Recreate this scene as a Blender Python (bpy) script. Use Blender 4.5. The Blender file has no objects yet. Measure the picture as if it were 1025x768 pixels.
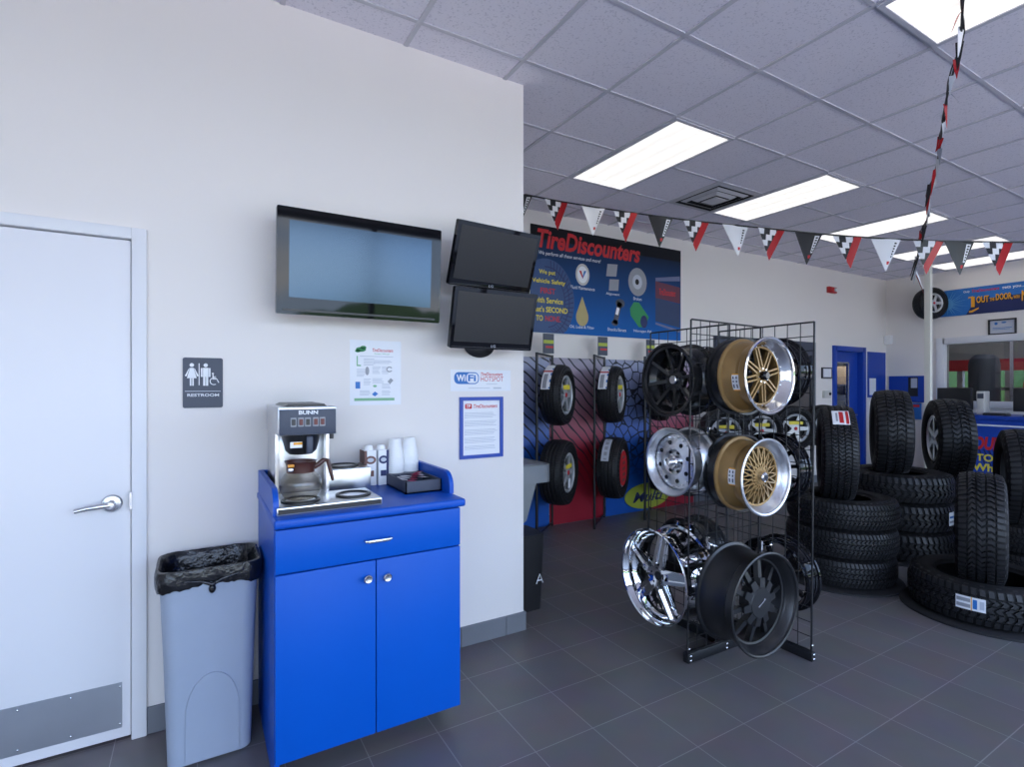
import bpy, bmesh, math, random
from math import sin, cos, pi, radians
from mathutils import Vector, Matrix
random.seed(7)
C = bpy.context.scene.collection
SC = bpy.context.scene
ORG = {}

# ---------------------------------------------------------------- materials
def nodes(m):
    m.use_nodes = True
    return m.node_tree.nodes, m.node_tree.links
def mat(name, col, rough=.5, metal=0., var=.06, scale=12., bump=0., bscale=80., spec=.5, coat=0., emit=None, es=0., trans=0., alpha=1.):
    m = bpy.data.materials.new(name); n, l = nodes(m)
    b = n['Principled BSDF']
    b.inputs['Roughness'].default_value = rough; b.inputs['Metallic'].default_value = metal
    b.inputs['Specular IOR Level'].default_value = spec; b.inputs['Coat Weight'].default_value = coat
    b.inputs['Transmission Weight'].default_value = trans; b.inputs['Alpha'].default_value = alpha
    tc = n.new('ShaderNodeTexCoord')
    nz = n.new('ShaderNodeTexNoise'); nz.inputs['Scale'].default_value = scale; nz.inputs['Detail'].default_value = 4
    l.new(tc.outputs['Object'], nz.inputs['Vector'])
    mx = n.new('ShaderNodeMix'); mx.data_type = 'RGBA'
    mx.inputs[6].default_value = tuple(max(0, c*(1-var)) for c in col)+(1,)
    mx.inputs[7].default_value = tuple(min(1, c*(1+var)) for c in col)+(1,)
    l.new(nz.outputs['Fac'], mx.inputs[0]); l.new(mx.outputs[2], b.inputs['Base Color'])
    if bump:
        nb = n.new('ShaderNodeTexNoise'); nb.inputs['Scale'].default_value = bscale; nb.inputs['Detail'].default_value = 3
        l.new(tc.outputs['Object'], nb.inputs['Vector'])
        bp = n.new('ShaderNodeBump'); bp.inputs['Strength'].default_value = bump; bp.inputs['Distance'].default_value = .01
        l.new(nb.outputs['Fac'], bp.inputs['Height']); l.new(bp.outputs['Normal'], b.inputs['Normal'])
    if emit:
        b.inputs['Emission Color'].default_value = emit+(1,); b.inputs['Emission Strength'].default_value = es
    return m

M = {}
M['paint'] = mat('wall_paint', (.82, .775, .74), .75, var=.015, scale=1.5, bump=.05, bscale=220)
M['door'] = mat('door_paint', (.82, .81, .83), .45, var=.01, scale=2)
M['frame_white'] = mat('frame_paint', (.78, .78, .80), .45, var=.01)
M['base'] = mat('base_tile', (.17, .18, .20), .45, var=.1, scale=6)
M['dark_gap'] = mat('dark_gap', (.012, .012, .014), .8)
M['black'] = mat('black_plastic', (.018, .018, .020), .35, var=.1)
M['black_gloss'] = mat('black_gloss', (.006, .006, .008), .04, var=0, spec=.32)
M['black_matte'] = mat('black_powder', (.010, .0105, .012), .33, var=.1, spec=.5)
M['wire'] = mat('black_wire', (.012, .012, .014), .4)
M['screen'] = mat('screen_glass', (.012, .013, .016), .15, var=0, spec=.9)
_b = M['screen'].node_tree.nodes['Principled BSDF']; _b.inputs['Specular Tint'].default_value = (.50, .74, 1, 1); _b.inputs['Specular IOR Level'].default_value = 1.0   # tints reflections blue, standing in for a bluer reflected sky
M['screen_mon'] = mat('monitor_panel', (.016, .016, .018), .38, var=0, spec=.4)
M['steel'] = mat('stainless', (.62, .62, .63), .28, 1, var=.05, scale=30)
M['brushed'] = mat('brushed_plate', (.52, .55, .60), .30, 1, var=.12, scale=4)
M['chrome'] = mat('chrome', (.78, .79, .81), .05, 1, var=0)
M['nickel'] = mat('satin_nickel', (.62, .62, .64), .25, 1, var=0)
M['alu'] = mat('machined_aluminium', (.74, .75, .77), .33, 1, var=.05, scale=20)
M['gold'] = mat('gold_paint', (.31, .185, .065), .33, .35, var=.06)
M['polish'] = mat('polished_lip', (.82, .80, .77), .12, 1, var=.02)
M['white'] = mat('white_plastic', (.80, .80, .80), .45, var=.01)
M['foam'] = mat('foam_white', (.86, .87, .88), .55, var=.01)
M['paper'] = mat('paper', (.82, .83, .86), .55, var=.01)
M['blue_lam'] = mat('blue_laminate', (.0, .090, .49), .40, var=.03, scale=3, bump=.02, bscale=60, spec=.25)
M['blue_edge'] = mat('blue_laminate_shell', (.002, .080, .47), .38, var=.03, scale=3, spec=.35)
M['blue_paint'] = mat('blue_paint', (.008, .055, .38), .4, var=.04)
M['can'] = mat('grey_can', (.33, .38, .47), .5, var=.03, bump=.05, bscale=300)
M['bag'] = mat('black_bag', (.008, .008, .010), .24, var=.1, bump=.9, bscale=28)
M['sign'] = mat('sign_slate', (.055, .065, .095), .5, var=.02)
M['red'] = mat('red_print', (.55, .018, .025), .5, var=.02)
M['red_gloss'] = mat('red_gloss', (.45, .012, .015), .35)
M['yellow'] = mat('yellow_print', (.80, .66, .05), .5, var=.02)
M['lime'] = mat('lime_print', (.42, .48, .05), .55, var=.03)
M['orange'] = mat('orange_print', (.85, .38, .02), .5, var=.02)
M['navy'] = mat('navy_print', (.012, .022, .11), .5, var=.03)
M['bluep'] = mat('blue_print', (.02, .16, .50), .5, var=.03)
M['blue_lt'] = mat('light_blue_print', (.10, .32, .62), .5, var=.03)
M['green'] = mat('green_print', (.02, .25, .08), .5, var=.05)
M['pale_green'] = mat('pale_green_print', (.20, .45, .25), .5, var=.05)
M['grey'] = mat('grey_print', (.30, .31, .34), .5, var=.08)
M['ltgrey'] = mat('text_grey', (.50, .53, .60), .5, var=.05)
M['brown'] = mat('brown_plastic', (.075, .025, .018), .3, var=.05)
M['brown_card'] = mat('brown_card', (.16, .07, .06), .5, var=.05)
M['pink'] = mat('pink_paper', (.75, .10, .25), .5, var=.03)
M['rubber'] = mat('tire_rubber', (.0065, .0065, .0075), .66, var=.15, scale=25, spec=.28)  # darker than the tread blocks, painting groove shade into the carcass colour
M['tread'] = mat('tread_rubber', (.0145, .0145, .0165), .48, var=.2, scale=40, spec=.4)
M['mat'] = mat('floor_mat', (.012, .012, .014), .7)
M['cream_paint'] = mat('cream_column', (.74, .72, .64), .5, var=.01)
M['desk_grey'] = mat('grey_stone', (.55, .54, .52), .6)
M['beige'] = mat('beige_plastic', (.6, .58, .54), .5)
M['garage'] = mat('garage_wall', (.36, .36, .37), .7)
M['concrete'] = mat('concrete', (.28, .28, .28), .8, var=.15, scale=3)
M['asphalt'] = mat('pale_concrete_lot', (.56, .52, .46), .9, var=.2, scale=2)
M['leaf'] = mat('leaf', (.06, .13, .03), .7, var=.5, scale=3)
M['bolt'] = mat('zinc_bolt', (.75, .76, .78), .2, 1)
M['bulb'] = mat('sign_panel', (.7, .7, .7), .5)
M['amber'] = mat('amber_tab', (.75, .30, .03), .4)
M['cardboard'] = mat('cardboard', (.42, .30, .19), .7, var=.1)
M['tile_c'] = mat('vent_paint', (.55, .55, .58), .5, var=.03)
M['fountain'] = mat('fountain_grey', (.24, .26, .28), .35, .3)

def glass_mat(name, tint, refl=.08, trans=1.0):
    m = bpy.data.materials.new(name); n, l = nodes(m); n.remove(n['Principled BSDF'])
    t = n.new('ShaderNodeBsdfTransparent'); t.inputs[0].default_value = tint+(1,)
    g = n.new('ShaderNodeBsdfGlossy'); g.inputs['Roughness'].default_value = .02
    lw = n.new('ShaderNodeLayerWeight'); lw.inputs[0].default_value = .5
    pw = n.new('ShaderNodeMath'); pw.operation = 'POWER'; pw.inputs[1].default_value = 4; l.new(lw.outputs['Facing'], pw.inputs[0])
    sc = n.new('ShaderNodeMath'); sc.operation = 'MULTIPLY_ADD'; sc.inputs[1].default_value = .6*refl; sc.inputs[2].default_value = .045*refl; l.new(pw.outputs[0], sc.inputs[0])
    mx = n.new('ShaderNodeMixShader'); l.new(sc.outputs[0], mx.inputs[0])
    l.new(t.outputs[0], mx.inputs[1]); l.new(g.outputs[0], mx.inputs[2])
    l.new(mx.outputs[0], n['Material Output'].inputs[0])
    return m
M['pane'] = glass_mat('window_glass', (.62, .64, .65), 1.0)
M['satin_black'] = mat('satin_black', (.009, .009, .010), .22, var=.1)
M['silver_paint'] = mat('silver_paint', (.50, .51, .53), .35, .35, var=.05)
M['dark_red'] = mat('dark_red', (.12, .012, .014), .3)
M['carafe'] = glass_mat('carafe_glass', (.72, .69, .64), 1.4)

def floor_mat():
    m = bpy.data.materials.new('floor_tile'); n, l = nodes(m); b = n['Principled BSDF']
    tc = n.new('ShaderNodeTexCoord'); mp = n.new('ShaderNodeMapping')
    mp.inputs['Location'].default_value = (-(1.178-.294*8), -(1.80-.313*10), 0)
    br = n.new('ShaderNodeTexBrick'); br.offset = 0; br.squash = 1
    br.inputs['Scale'].default_value = 1; br.inputs['Brick Width'].default_value = .294; br.inputs['Row Height'].default_value = .313
    br.inputs['Mortar Size'].default_value = .0022; br.inputs['Mortar Smooth'].default_value = .3; br.inputs['Bias'].default_value = -.2
    br.inputs['Color1'].default_value = (.150, .140, .142, 1); br.inputs['Color2'].default_value = (.172, .160, .162, 1)
    br.inputs['Mortar'].default_value = (.31, .30, .295, 1)
    l.new(tc.outputs['Object'], mp.inputs[0]); l.new(mp.outputs[0], br.inputs['Vector'])
    nz = n.new('ShaderNodeTexNoise'); nz.inputs['Scale'].default_value = 5; nz.inputs['Detail'].default_value = 6
    l.new(tc.outputs['Object'], nz.inputs['Vector'])
    mx = n.new('ShaderNodeMix'); mx.data_type = 'RGBA'; mx.blend_type = 'MULTIPLY'; mx.inputs[0].default_value = .35
    l.new(br.outputs['Color'], mx.inputs[6]); l.new(nz.outputs['Color'], mx.inputs[7])
    l.new(mx.outputs[2], b.inputs['Base Color'])
    b.inputs['Roughness'].default_value = .42
    bp = n.new('ShaderNodeBump'); bp.inputs['Strength'].default_value = .25; bp.inputs['Distance'].default_value = .002; bp.invert = True
    l.new(br.outputs['Fac'], bp.inputs['Height']); l.new(bp.outputs[0], b.inputs['Normal'])
    return m
M['floor'] = floor_mat()
def ceil_mat():
    m = mat('ceiling_tile', (.82, .79, .86), .85, var=.02, scale=2)
    n, l = nodes(m); b = n['Principled BSDF']
    tc = n.new('ShaderNodeTexCoord'); vz = n.new('ShaderNodeTexNoise'); vz.inputs['Scale'].default_value = 95; vz.inputs['Detail'].default_value = 2
    l.new(tc.outputs['Object'], vz.inputs['Vector'])
    rp = n.new('ShaderNodeValToRGB'); rp.color_ramp.elements[0].position = .34; rp.color_ramp.elements[0].color = (.80, .80, .82, 1)
    rp.color_ramp.elements[1].position = .42; rp.color_ramp.elements[1].color = (1, 1, 1, 1)
    l.new(vz.outputs['Fac'], rp.inputs[0])
    old = b.inputs['Base Color'].links[0].from_socket
    mx = n.new('ShaderNodeMix'); mx.data_type = 'RGBA'; mx.blend_type = 'MULTIPLY'; mx.inputs[0].default_value = 1
    l.new(old, mx.inputs[6]); l.new(rp.outputs[0], mx.inputs[7]); l.new(mx.outputs[2], b.inputs['Base Color'])
    return m
M['ceil'] = ceil_mat()
M['tbar'] = mat('grid_bar', (.58, .57, .62), .5, var=.02)

def diffuser_mat():
    m = bpy.data.materials.new('lamp_lens'); n, l = nodes(m); b = n['Principled BSDF']
    tc = n.new('ShaderNodeTexCoord'); wv = n.new('ShaderNodeTexWave'); wv.bands_direction = 'X'; wv.inputs['Scale'].default_value = 2.1
    wv.inputs['Distortion'].default_value = .6; wv.inputs['Detail Scale'].default_value = .4
    l.new(tc.outputs['Object'], wv.inputs['Vector'])
    rp = n.new('ShaderNodeValToRGB'); rp.color_ramp.elements[0].color = (.80, .77, .71, 1); rp.color_ramp.elements[1].color = (1, .975, .93, 1)
    l.new(wv.outputs['Fac'], rp.inputs[0]); l.new(rp.outputs[0], b.inputs['Emission Color'])
    b.inputs['Base Color'].default_value = (.8, .8, .8, 1); b.inputs['Emission Strength'].default_value = LAMP
    return m
LAMP = .55
M['lens'] = diffuser_mat()

def tread_poster_mat(name, top, bottom, seed, style):
    """a printed poster: pale top fading into a strong colour with black tire-tread lines"""
    m = bpy.data.materials.new(name); n, l = nodes(m); b = n['Principled BSDF']; b.inputs['Roughness'].default_value = .45
    tc = n.new('ShaderNodeTexCoord'); sp = n.new('ShaderNodeSeparateXYZ'); l.new(tc.outputs['Object'], sp.inputs[0])
    mr = n.new('ShaderNodeMapRange'); mr.inputs[1].default_value = .75; mr.inputs[2].default_value = 1.75
    l.new(sp.outputs['Z'], mr.inputs[0])
    mx = n.new('ShaderNodeMix'); mx.data_type = 'RGBA'; mx.inputs[6].default_value = bottom+(1,); mx.inputs[7].default_value = top+(1,)
    l.new(mr.outputs[0], mx.inputs[0])
    mp = n.new('ShaderNodeMapping'); mp.inputs['Location'].default_value = (seed, seed*.3, seed*.7)
    l.new(tc.outputs['Object'], mp.inputs[0])
    if style == 'wave':
        t = n.new('ShaderNodeTexWave'); t.wave_type = 'RINGS'; t.rings_direction = 'Y'; t.inputs['Scale'].default_value = 3.6
        t.inputs['Distortion'].default_value = 2.2; t.inputs['Detail'].default_value = 1.0; t.inputs['Detail Scale'].default_value = 1.3
        l.new(mp.outputs[0], t.inputs['Vector']); fac = t.outputs['Fac']; lo, hi = .05, .13
    else:
        t = n.new('ShaderNodeTexVoronoi'); t.feature = 'DISTANCE_TO_EDGE'; t.inputs['Scale'].default_value = 9
        l.new(mp.outputs[0], t.inputs['Vector']); fac = t.outputs['Distance']; lo, hi = .04, .08
    m2 = n.new('ShaderNodeMapRange'); m2.inputs[1].default_value = lo; m2.inputs[2].default_value = hi
    l.new(fac, m2.inputs[0])
    # the lower part of the print is solid colour
    m3 = n.new('ShaderNodeMapRange'); m3.inputs[1].default_value = .35; m3.inputs[2].default_value = .75; m3.inputs[3].default_value = 1; m3.inputs[4].default_value = 0
    l.new(sp.outputs['Z'], m3.inputs[0])
    mxm = n.new('ShaderNodeMath'); mxm.operation = 'MAXIMUM'; l.new(m2.outputs[0], mxm.inputs[0]); l.new(m3.outputs[0], mxm.inputs[1])
    mz = n.new('ShaderNodeMix'); mz.data_type = 'RGBA'; mz.inputs[6].default_value = (.012, .013, .025, 1)
    l.new(mxm.outputs[0], mz.inputs[0]); l.new(mx.outputs[2], mz.inputs[7]); l.new(mz.outputs[2], b.inputs['Base Color'])
    return m
def banner_mat():
    m = bpy.data.materials.new('banner_print'); n, l = nodes(m); b = n['Principled BSDF']; b.inputs['Roughness'].default_value = .7; b.inputs['Specular IOR Level'].default_value = .25
    tc = n.new('ShaderNodeTexCoord'); sp = n.new('ShaderNodeSeparateXYZ'); l.new(tc.outputs['Object'], sp.inputs[0])
    mr = n.new('ShaderNodeMapRange'); mr.inputs[1].default_value = 0; mr.inputs[2].default_value = 1.13; l.new(sp.outputs['Z'], mr.inputs[0])
    rp = n.new('ShaderNodeValToRGB'); e = rp.color_ramp.elements
    e[0].position = .0; e[0].color = (.010, .12, .42, 1); e[1].position = .86; e[1].color = (.010, .022, .055, 1)
    x = e.new(.5); x.color = (.012, .06, .19, 1)
    x = e.new(.87); x.color = (.007, .007, .011, 1)
    l.new(mr.outputs[0], rp.inputs[0]); l.new(rp.outputs[0], b.inputs['Base Color'])
    return m
def checker_mat():
    m = bpy.data.materials.new('checker_print'); n, l = nodes(m); b = n['Principled BSDF']; b.inputs['Roughness'].default_value = .45
    tc = n.new('ShaderNodeTexCoord'); ck = n.new('ShaderNodeTexChecker'); ck.inputs['Scale'].default_value = 22
    mp = n.new('ShaderNodeMapping'); mp.inputs['Location'].default_value = (.004, .013, .004)
    ck.inputs['Color1'].default_value = (.75, .75, .76, 1); ck.inputs['Color2'].default_value = (.015, .015, .018, 1)
    l.new(tc.outputs['Object'], mp.inputs[0]); l.new(mp.outputs[0], ck.inputs['Vector']); l.new(ck.outputs['Color'], b.inputs['Base Color'])
    return m
M['checker'] = checker_mat()

# ---------------------------------------------------------------- mesh builder
class MB:
    def __init__(s, M=None):
        s.bm = bmesh.new(); s.M = M or Matrix.Identity(4); s.mi = 0
    def _v(s, p): return s.bm.verts.new(s.M @ Vector(p))
    def _f(s, vs):
        try:
            f = s.bm.faces.new(vs); f.material_index = s.mi; return f
        except ValueError: return None
    def box(s, x0, x1, y0, y1, z0, z1, bev=0, seg=2):
        v = [s._v((x, y, z)) for z in (z0, z1) for y in (y0, y1) for x in (x0, x1)]
        fs = [s._f([v[i] for i in q]) for q in ((0, 2, 3, 1), (4, 5, 7, 6), (0, 1, 5, 4), (2, 6, 7, 3), (0, 4, 6, 2), (1, 3, 7, 5))]
        if bev:
            es = list({e for f in fs for e in f.edges})
            bmesh.ops.bevel(s.bm, geom=es, offset=bev, segments=seg, affect='EDGES', profile=.5)
        return s
    def prism(s, pts, fn, d0, d1):
        """pts 2D outline, fn(u,v,d)->3D"""
        a = [s._v(fn(u, v, d0)) for u, v in pts]; b = [s._v(fn(u, v, d1)) for u, v in pts]
        s._f(a[::-1]); s._f(b); n = len(pts)
        for i in range(n): s._f([a[i], a[(i+1) % n], b[(i+1) % n], b[i]])
        return s
    def cyl(s, p0, p1, r0, r1=None, seg=16, caps=True):
        r1 = r0 if r1 is None else r1
        p0, p1 = Vector(p0), Vector(p1); d = (p1-p0).normalized()
        u = d.orthogonal().normalized(); w = d.cross(u)
        A = [s._v(p0+r0*(cos(2*pi*i/seg)*u+sin(2*pi*i/seg)*w)) for i in range(seg)]
        B = [s._v(p1+r1*(cos(2*pi*i/seg)*u+sin(2*pi*i/seg)*w)) for i in range(seg)]
        for i in range(seg): s._f([A[i], A[(i+1) % seg], B[(i+1) % seg], B[i]])
        if caps: s._f(A[::-1]); s._f(B)
        return s
    def tube(s, pts, r, seg=8, closed=False):
        P = [Vector(p) for p in pts]; n = len(P); rings = []
        up = None
        for i, p in enumerate(P):
            a = P[i-1] if (i or closed) else P[i]; b = P[(i+1) % n] if (i < n-1 or closed) else P[i]
            t = (b-a).normalized()
            if up is None: up = t.orthogonal().normalized()
            up = (up - t*up.dot(t)).normalized(); w = t.cross(up)
            rr = r[i] if isinstance(r, (list, tuple)) else r
            rings.append([s._v(p+rr*(cos(2*pi*k/seg)*up+sin(2*pi*k/seg)*w)) for k in range(seg)])
        for i in range(n if closed else n-1):
            A, B = rings[i], rings[(i+1) % n]
            for k in range(seg): s._f([A[k], A[(k+1) % seg], B[(k+1) % seg], B[k]])
        if not closed: s._f(rings[0][::-1]); s._f(rings[-1])
        return s
    def lathe(s, prof, seg=48, closed=False, mis=None, sx=1, sy=1):
        R = []
        for r, z in prof:
            R.append([s._v((r*cos(2*pi*i/seg)*sx, r*sin(2*pi*i/seg)*sy, z)) for i in range(seg)] if r > 1e-6 else [s._v((0, 0, z))])
        n = len(prof)
        for j in range(n if closed else n-1):
            A, B = R[j], R[(j+1) % n]
            if mis: s.mi = mis[j]
            for i in range(seg):
                k = (i+1) % seg
                if len(A) == 1 and len(B) == 1: continue
                if len(A) == 1: s._f([A[0], B[i], B[k]])
                elif len(B) == 1: s._f([A[i], A[k], B[0]])
                else: s._f([A[i], A[k], B[k], B[i]])
        return s
    def grid(s, fn, nu, nv):
        V = [[s._v(fn(i/nu, j/nv)) for j in range(nv+1)] for i in range(nu+1)]
        for i in range(nu):
            for j in range(nv): s._f([V[i][j], V[i+1][j], V[i+1][j+1], V[i][j+1]])
        return s
    def sphere(s, c, rx, ry, rz, nu=16, nv=10):
        c = Vector(c)
        P = [(max(1e-7, sin(pi*j/nv)) if 0 < j < nv else 0, -cos(pi*j/nv)) for j in range(nv+1)]
        old = s.M; s.M = old @ Matrix.Translation(c) @ Matrix.Diagonal((rx, ry, rz, 1))
        s.lathe(P, nu); s.M = old
        return s
    def obj(s, name, mats, parent=None, org=None, smooth=35, solid=None):
        if parent is not None: org = ORG.get(parent, Vector())
        org = Vector(org) if org is not None else Vector()
        bmesh.ops.translate(s.bm, verts=s.bm.verts, vec=-org)
        bmesh.ops.recalc_face_normals(s.bm, faces=s.bm.faces)
        me = bpy.data.meshes.new(name); s.bm.to_mesh(me); s.bm.free()
        for m in (mats if isinstance(mats, (list, tuple)) else [mats]): me.materials.append(m)
        if smooth:
            me.shade_smooth(); me.set_sharp_from_angle(angle=radians(smooth))
        o = bpy.data.objects.new(name, me); C.objects.link(o)
        if parent is not None: o.parent = parent; ORG[o] = org
        else: o.location = org; ORG[o] = org
        return o
def tag(o, label=None, cat=None, group=None, kind=None):
    if label: o['label'] = label
    if cat: o['category'] = cat
    if group: o['group'] = group
    if kind: o['kind'] = kind
    return o
def thing(name, label, cat, loc=(0, 0, 0), group=None):
    o = bpy.data.objects.new(name, None); C.objects.link(o); o.location = loc; o.empty_display_size = .1
    ORG[o] = Vector(loc); return tag(o, label, cat, group)
def struct(o): o['kind'] = 'structure'; return o
KIDS = {}
def dup(root, loc=None, rot=None, label=None, group=None, skip=()):
    def kids(o): return [c for c in C.objects if c.parent == o]
    r = root.copy(); C.objects.link(r)
    if loc is not None: r.location = loc
    if rot is not None:
        if isinstance(rot, Matrix): r.rotation_euler = rot.to_euler()
        else: r.rotation_euler = rot
    if label: r['label'] = label
    if group: r['group'] = group
    for ch in kids(root):
        if ch.name.split('.')[0] in skip: continue
        c = ch.copy(); C.objects.link(c); c.parent = r
        for g in kids(ch):
            d = g.copy(); C.objects.link(d); d.parent = c
    return r
class Fr:
    """a flat frame: origin at lower left, u along xdir, v along ydir, d outwards"""
    def __init__(s, o, x, y): s.o = Vector(o); s.x = Vector(x).normalized(); s.y = Vector(y).normalized(); s.n = s.x.cross(s.y)
    def __call__(s, u, v, d=0): return s.o+s.x*u+s.y*v+s.n*d
    def mat(s, u=0, v=0, d=0):
        p = s(u, v, d); x, y, n = s.x, s.y, s.n
        return Matrix(((x.x, y.x, n.x, p.x), (x.y, y.y, n.y, p.y), (x.z, y.z, n.z, p.z), (0, 0, 0, 1)))
def rect(u0, v0, u1, v1): return [(u0, v0), (u1, v0), (u1, v1), (u0, v1)]
def rrect(u0, v0, u1, v1, r, n=5):
    p = []
    for cx, cy, a in ((u1-r, v1-r, 0), (u0+r, v1-r, 90), (u0+r, v0+r, 180), (u1-r, v0+r, 270)):
        for k in range(n+1): t = radians(a+90*k/n); p.append((cx+r*cos(t), cy+r*sin(t)))
    return p
def ell(cx, cy, rx, ry=None, n=28): ry = ry or rx; return [(cx+rx*cos(2*pi*i/n), cy+ry*sin(2*pi*i/n)) for i in range(n)]
def text(s, fr, u0, v0, u1, v1, d, m, parent, name='lettering', shear=0, bold=.0, ext=.0006, label=None):
    """lettering fitted into the box u0..u1, v0..v1 of a frame"""
    cu = bpy.data.curves.new('t', 'FONT'); cu.body = s; cu.shear = shear; cu.offset = bold; cu.extrude = 0; cu.resolution_u = 3
    ob = bpy.data.objects.new('t', cu); me = bpy.data.meshes.new_from_object(ob)
    bpy.data.objects.remove(ob); bpy.data.curves.remove(cu)
    xs = [v.co.x for v in me.vertices]; ys = [v.co.y for v in me.vertices]
    if not xs: return None
    ax, bx, ay, by = min(xs), max(xs), min(ys), max(ys)
    org = ORG.get(parent, Vector())
    for v in me.vertices:
        p = fr(u0+(v.co.x-ax)/(bx-ax)*(u1-u0), v0+(v.co.y-ay)/(by-ay)*(v1-v0), d); v.co = p-org
    me.materials.append(m); me.name = name
    o = bpy.data.objects.new(name, me); C.objects.link(o); o.parent = parent; ORG[o] = org
    if label: o['label'] = label
    return o
def flat(name, fr, shapes, d, m, parent, th=.0008):
    b = MB()
    for k, p in enumerate(shapes): b.prism(p, fr, d, d+th)
    return b.obj(name, m, parent, smooth=0)
def axis_rot(ax, roll=0):
    return Vector(ax).to_track_quat('Z', 'Y').to_matrix().to_4x4() @ Matrix.Rotation(roll, 4, 'Z')

# ---------------------------------------------------------------- room numbers
H = 3.30; YW = 2.74; XE = 1.703; YB = 4.637; XR = 10.29; XL = -3.4; YF = -1.7
CAM = 1.48; GX = 9.7

def build_room():
    struct(MB().box(XL-.2, 14.6, YF-.2, 7.4, -.1, 0).obj('floor', M['floor'], smooth=0))
    struct(MB().box(XL-.2, 14.6, YF-.2, 7.4, H, H+.1).obj('ceiling', M['ceil'], smooth=0))
    b = MB()
    x = 1.57-.61*8
    while x < XR:
        b.box(x-.012, x+.012, YF, YB-.002 if x > XE else YW-.002, H-.007, H+.004); x += .61
    y = 2.525-.61*8
    while y < YB:
        b.box(XL if y < YW else XE, XR-.001, y-.012, y+.012, H-.006, H+.004); y += .61
    struct(b.obj('trim_1', M['tbar'], smooth=0))
    # partition with the restroom door opening
    dl, dr, dt = -1.175, -.215, 2.105
    b = MB()
    b.box(XL, dl, YW, YW+.14, 0, H).box(dr, XE, YW, YW+.14, 0, H).box(dl, dr, YW, YW+.14, dt, H)
    b.box(XE-.14, XE, YW+.14, YB, 0, H)
    struct(b.obj('wall_left', M['paint'], smooth=0))
    # back wall with the stockroom doorway
    ox0, ox1, oz = 8.66, 9.50, 2.06
    b = MB(); b.box(XE, ox0, YB, YB+.14, 0, H).box(ox1, XR+.14, YB, YB+.14, 0, H).box(ox0, ox1, YB, YB+.14, oz, H)
    struct(b.obj('wall_back', M['paint'], smooth=0))
    # right wall with the shop window
    wy0, wy1, wz0, wz1 = 1.2, 3.82, 1.22, 2.155
    b = MB(); b.box(XR, XR+.14, YF, wy0, 0, H).box(XR, XR+.14, wy1, YB, 0, H).box(XR, XR+.14, wy0, wy1, 0, wz0).box(XR, XR+.14, wy0, wy1, wz1, H)
    struct(b.obj('wall_right', M['paint'], smooth=0))
    w = struct(thing('window_1', None, None, (XR, 2.5, wz0)))
    b = MB(); f = .085
    b.box(XR-.025, XR+.14, wy1-.03, wy1+f, wz0-.05, wz1+f, .004).box(XR-.025, XR+.14, wy0-f, wy0+.03, wz0-.05, wz1+f, .004)
    b.box(XR-.025, XR+.14, wy0, wy1, wz1-.02, wz1+f, .004).box(XR-.04, XR+.14, wy0-f, wy1+f, wz0-.08, wz0+.02, .004)
    b.obj('window_frame', M['frame_white'], w)
    MB().box(XR+.06, XR+.066, wy0, wy1, wz0, wz1).obj('pane', M['pane'], w, smooth=0)
    b = MB(); b.box(XR+.05, XR+.08, 2.98, 3.02, wz0, wz1); b.obj('mullion', M['nickel'], w)
    # storefront glazing behind the camera
    b = MB(); b.box(XL-.14, GX, YF-.14, YF, 3.0, H).box(GX, XR+.14, YF-.14, YF, 0, H).box(XL, GX, YF-.14, YF, 0, .12)
    struct(b.obj('wall_front', M['paint'], smooth=0))
    b = MB()
    for k in range(9): x = XL+.45+k*1.63; b.box(x-.03, x+.03, YF-.1, YF-.02, .12, 3.0)
    b.box(XL, GX, YF-.1, YF-.02, .12, .18).box(XL, GX, YF-.1, YF-.02, 2.94, 3.0)
    struct(b.obj('window_2', M['black'], smooth=0))
    struct(MB().box(XL-.14, XL, YF, YW+.14, 0, H).obj('wall_side', M['paint'], smooth=0))
    # base tiles
    b = MB(); t = .012
    b.box(dl-1.3, dl-.055, YW-t, YW, 0, .115)
    for x0 in [dr+.03+.294*k for k in range(7)]:
        x1 = min(x0+.2915, XE+t)
        if x1 > x0: b.box(x0, x1, YW-t, YW, 0, .112, .0015, 1)
    for k in range(6): b.box(XE, XE+t, YW+.003+.3*k, YW+.3*k+.3, 0, .112, .0015, 1)
    struct(b.obj('baseboard_left', M['base'], smooth=0))
    struct(MB().box(XE+t, ox0-.1, YB-.012, YB, 0, .11).box(ox1+.1, XR, YB-.012, YB, 0, .11).obj('baseboard_back', M['base'], smooth=0))
    struct(MB().box(XR-.012, XR, YF, YB-.012, 0, .11).obj('baseboard_right', M['base'], smooth=0))

    # restroom door
    d = struct(thing('door_1', None, None, (-.69, YW, 0)))
    b = MB(); g = .004; fo, fp = .05, .022
    b.box(dr-.02, dr+.033, YW-fp, YW+.06, 0, dt+.035, .003).box(dl-.033, dl+.02, YW-fp, YW+.06, 0, dt+.035, .003)
    b.box(dl+.02, dr-.02, YW-fp, YW+.06, dt-.012, dt+.035, .003)
    b.obj('door_frame', M['frame_white'], d)
    slab = MB().box(dl+.024, dr-.024, YW+.0, YW+.044, .012, dt-.017, .002).obj('door_slab', M['door'], d)
    MB().box(dl+.01, dr-.01, YW+.05, YW+.056, 0, dt).obj('door_shadow_gap', M['dark_gap'], d, smooth=0)
    b = MB(); hx, hz = -.302, .992
    b.M = Matrix.Translation((hx, YW, hz)) @ Matrix.Rotation(radians(90), 4, 'X')
    b.lathe([(0, .0), (.036, .0), (.037, .006), (.031, .014), (.016, .018), (.016, .05), (.012, .055), (0, .056)], 32)
    b.M = Matrix.Identity(4)
    b.tube([(hx, YW-.045, hz), (hx-.03, YW-.052, hz), (hx-.075, YW-.05, hz-.004), (hx-.115, YW-.046, hz-.012)], [.011, .011, .0095, .009], 12)
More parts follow.
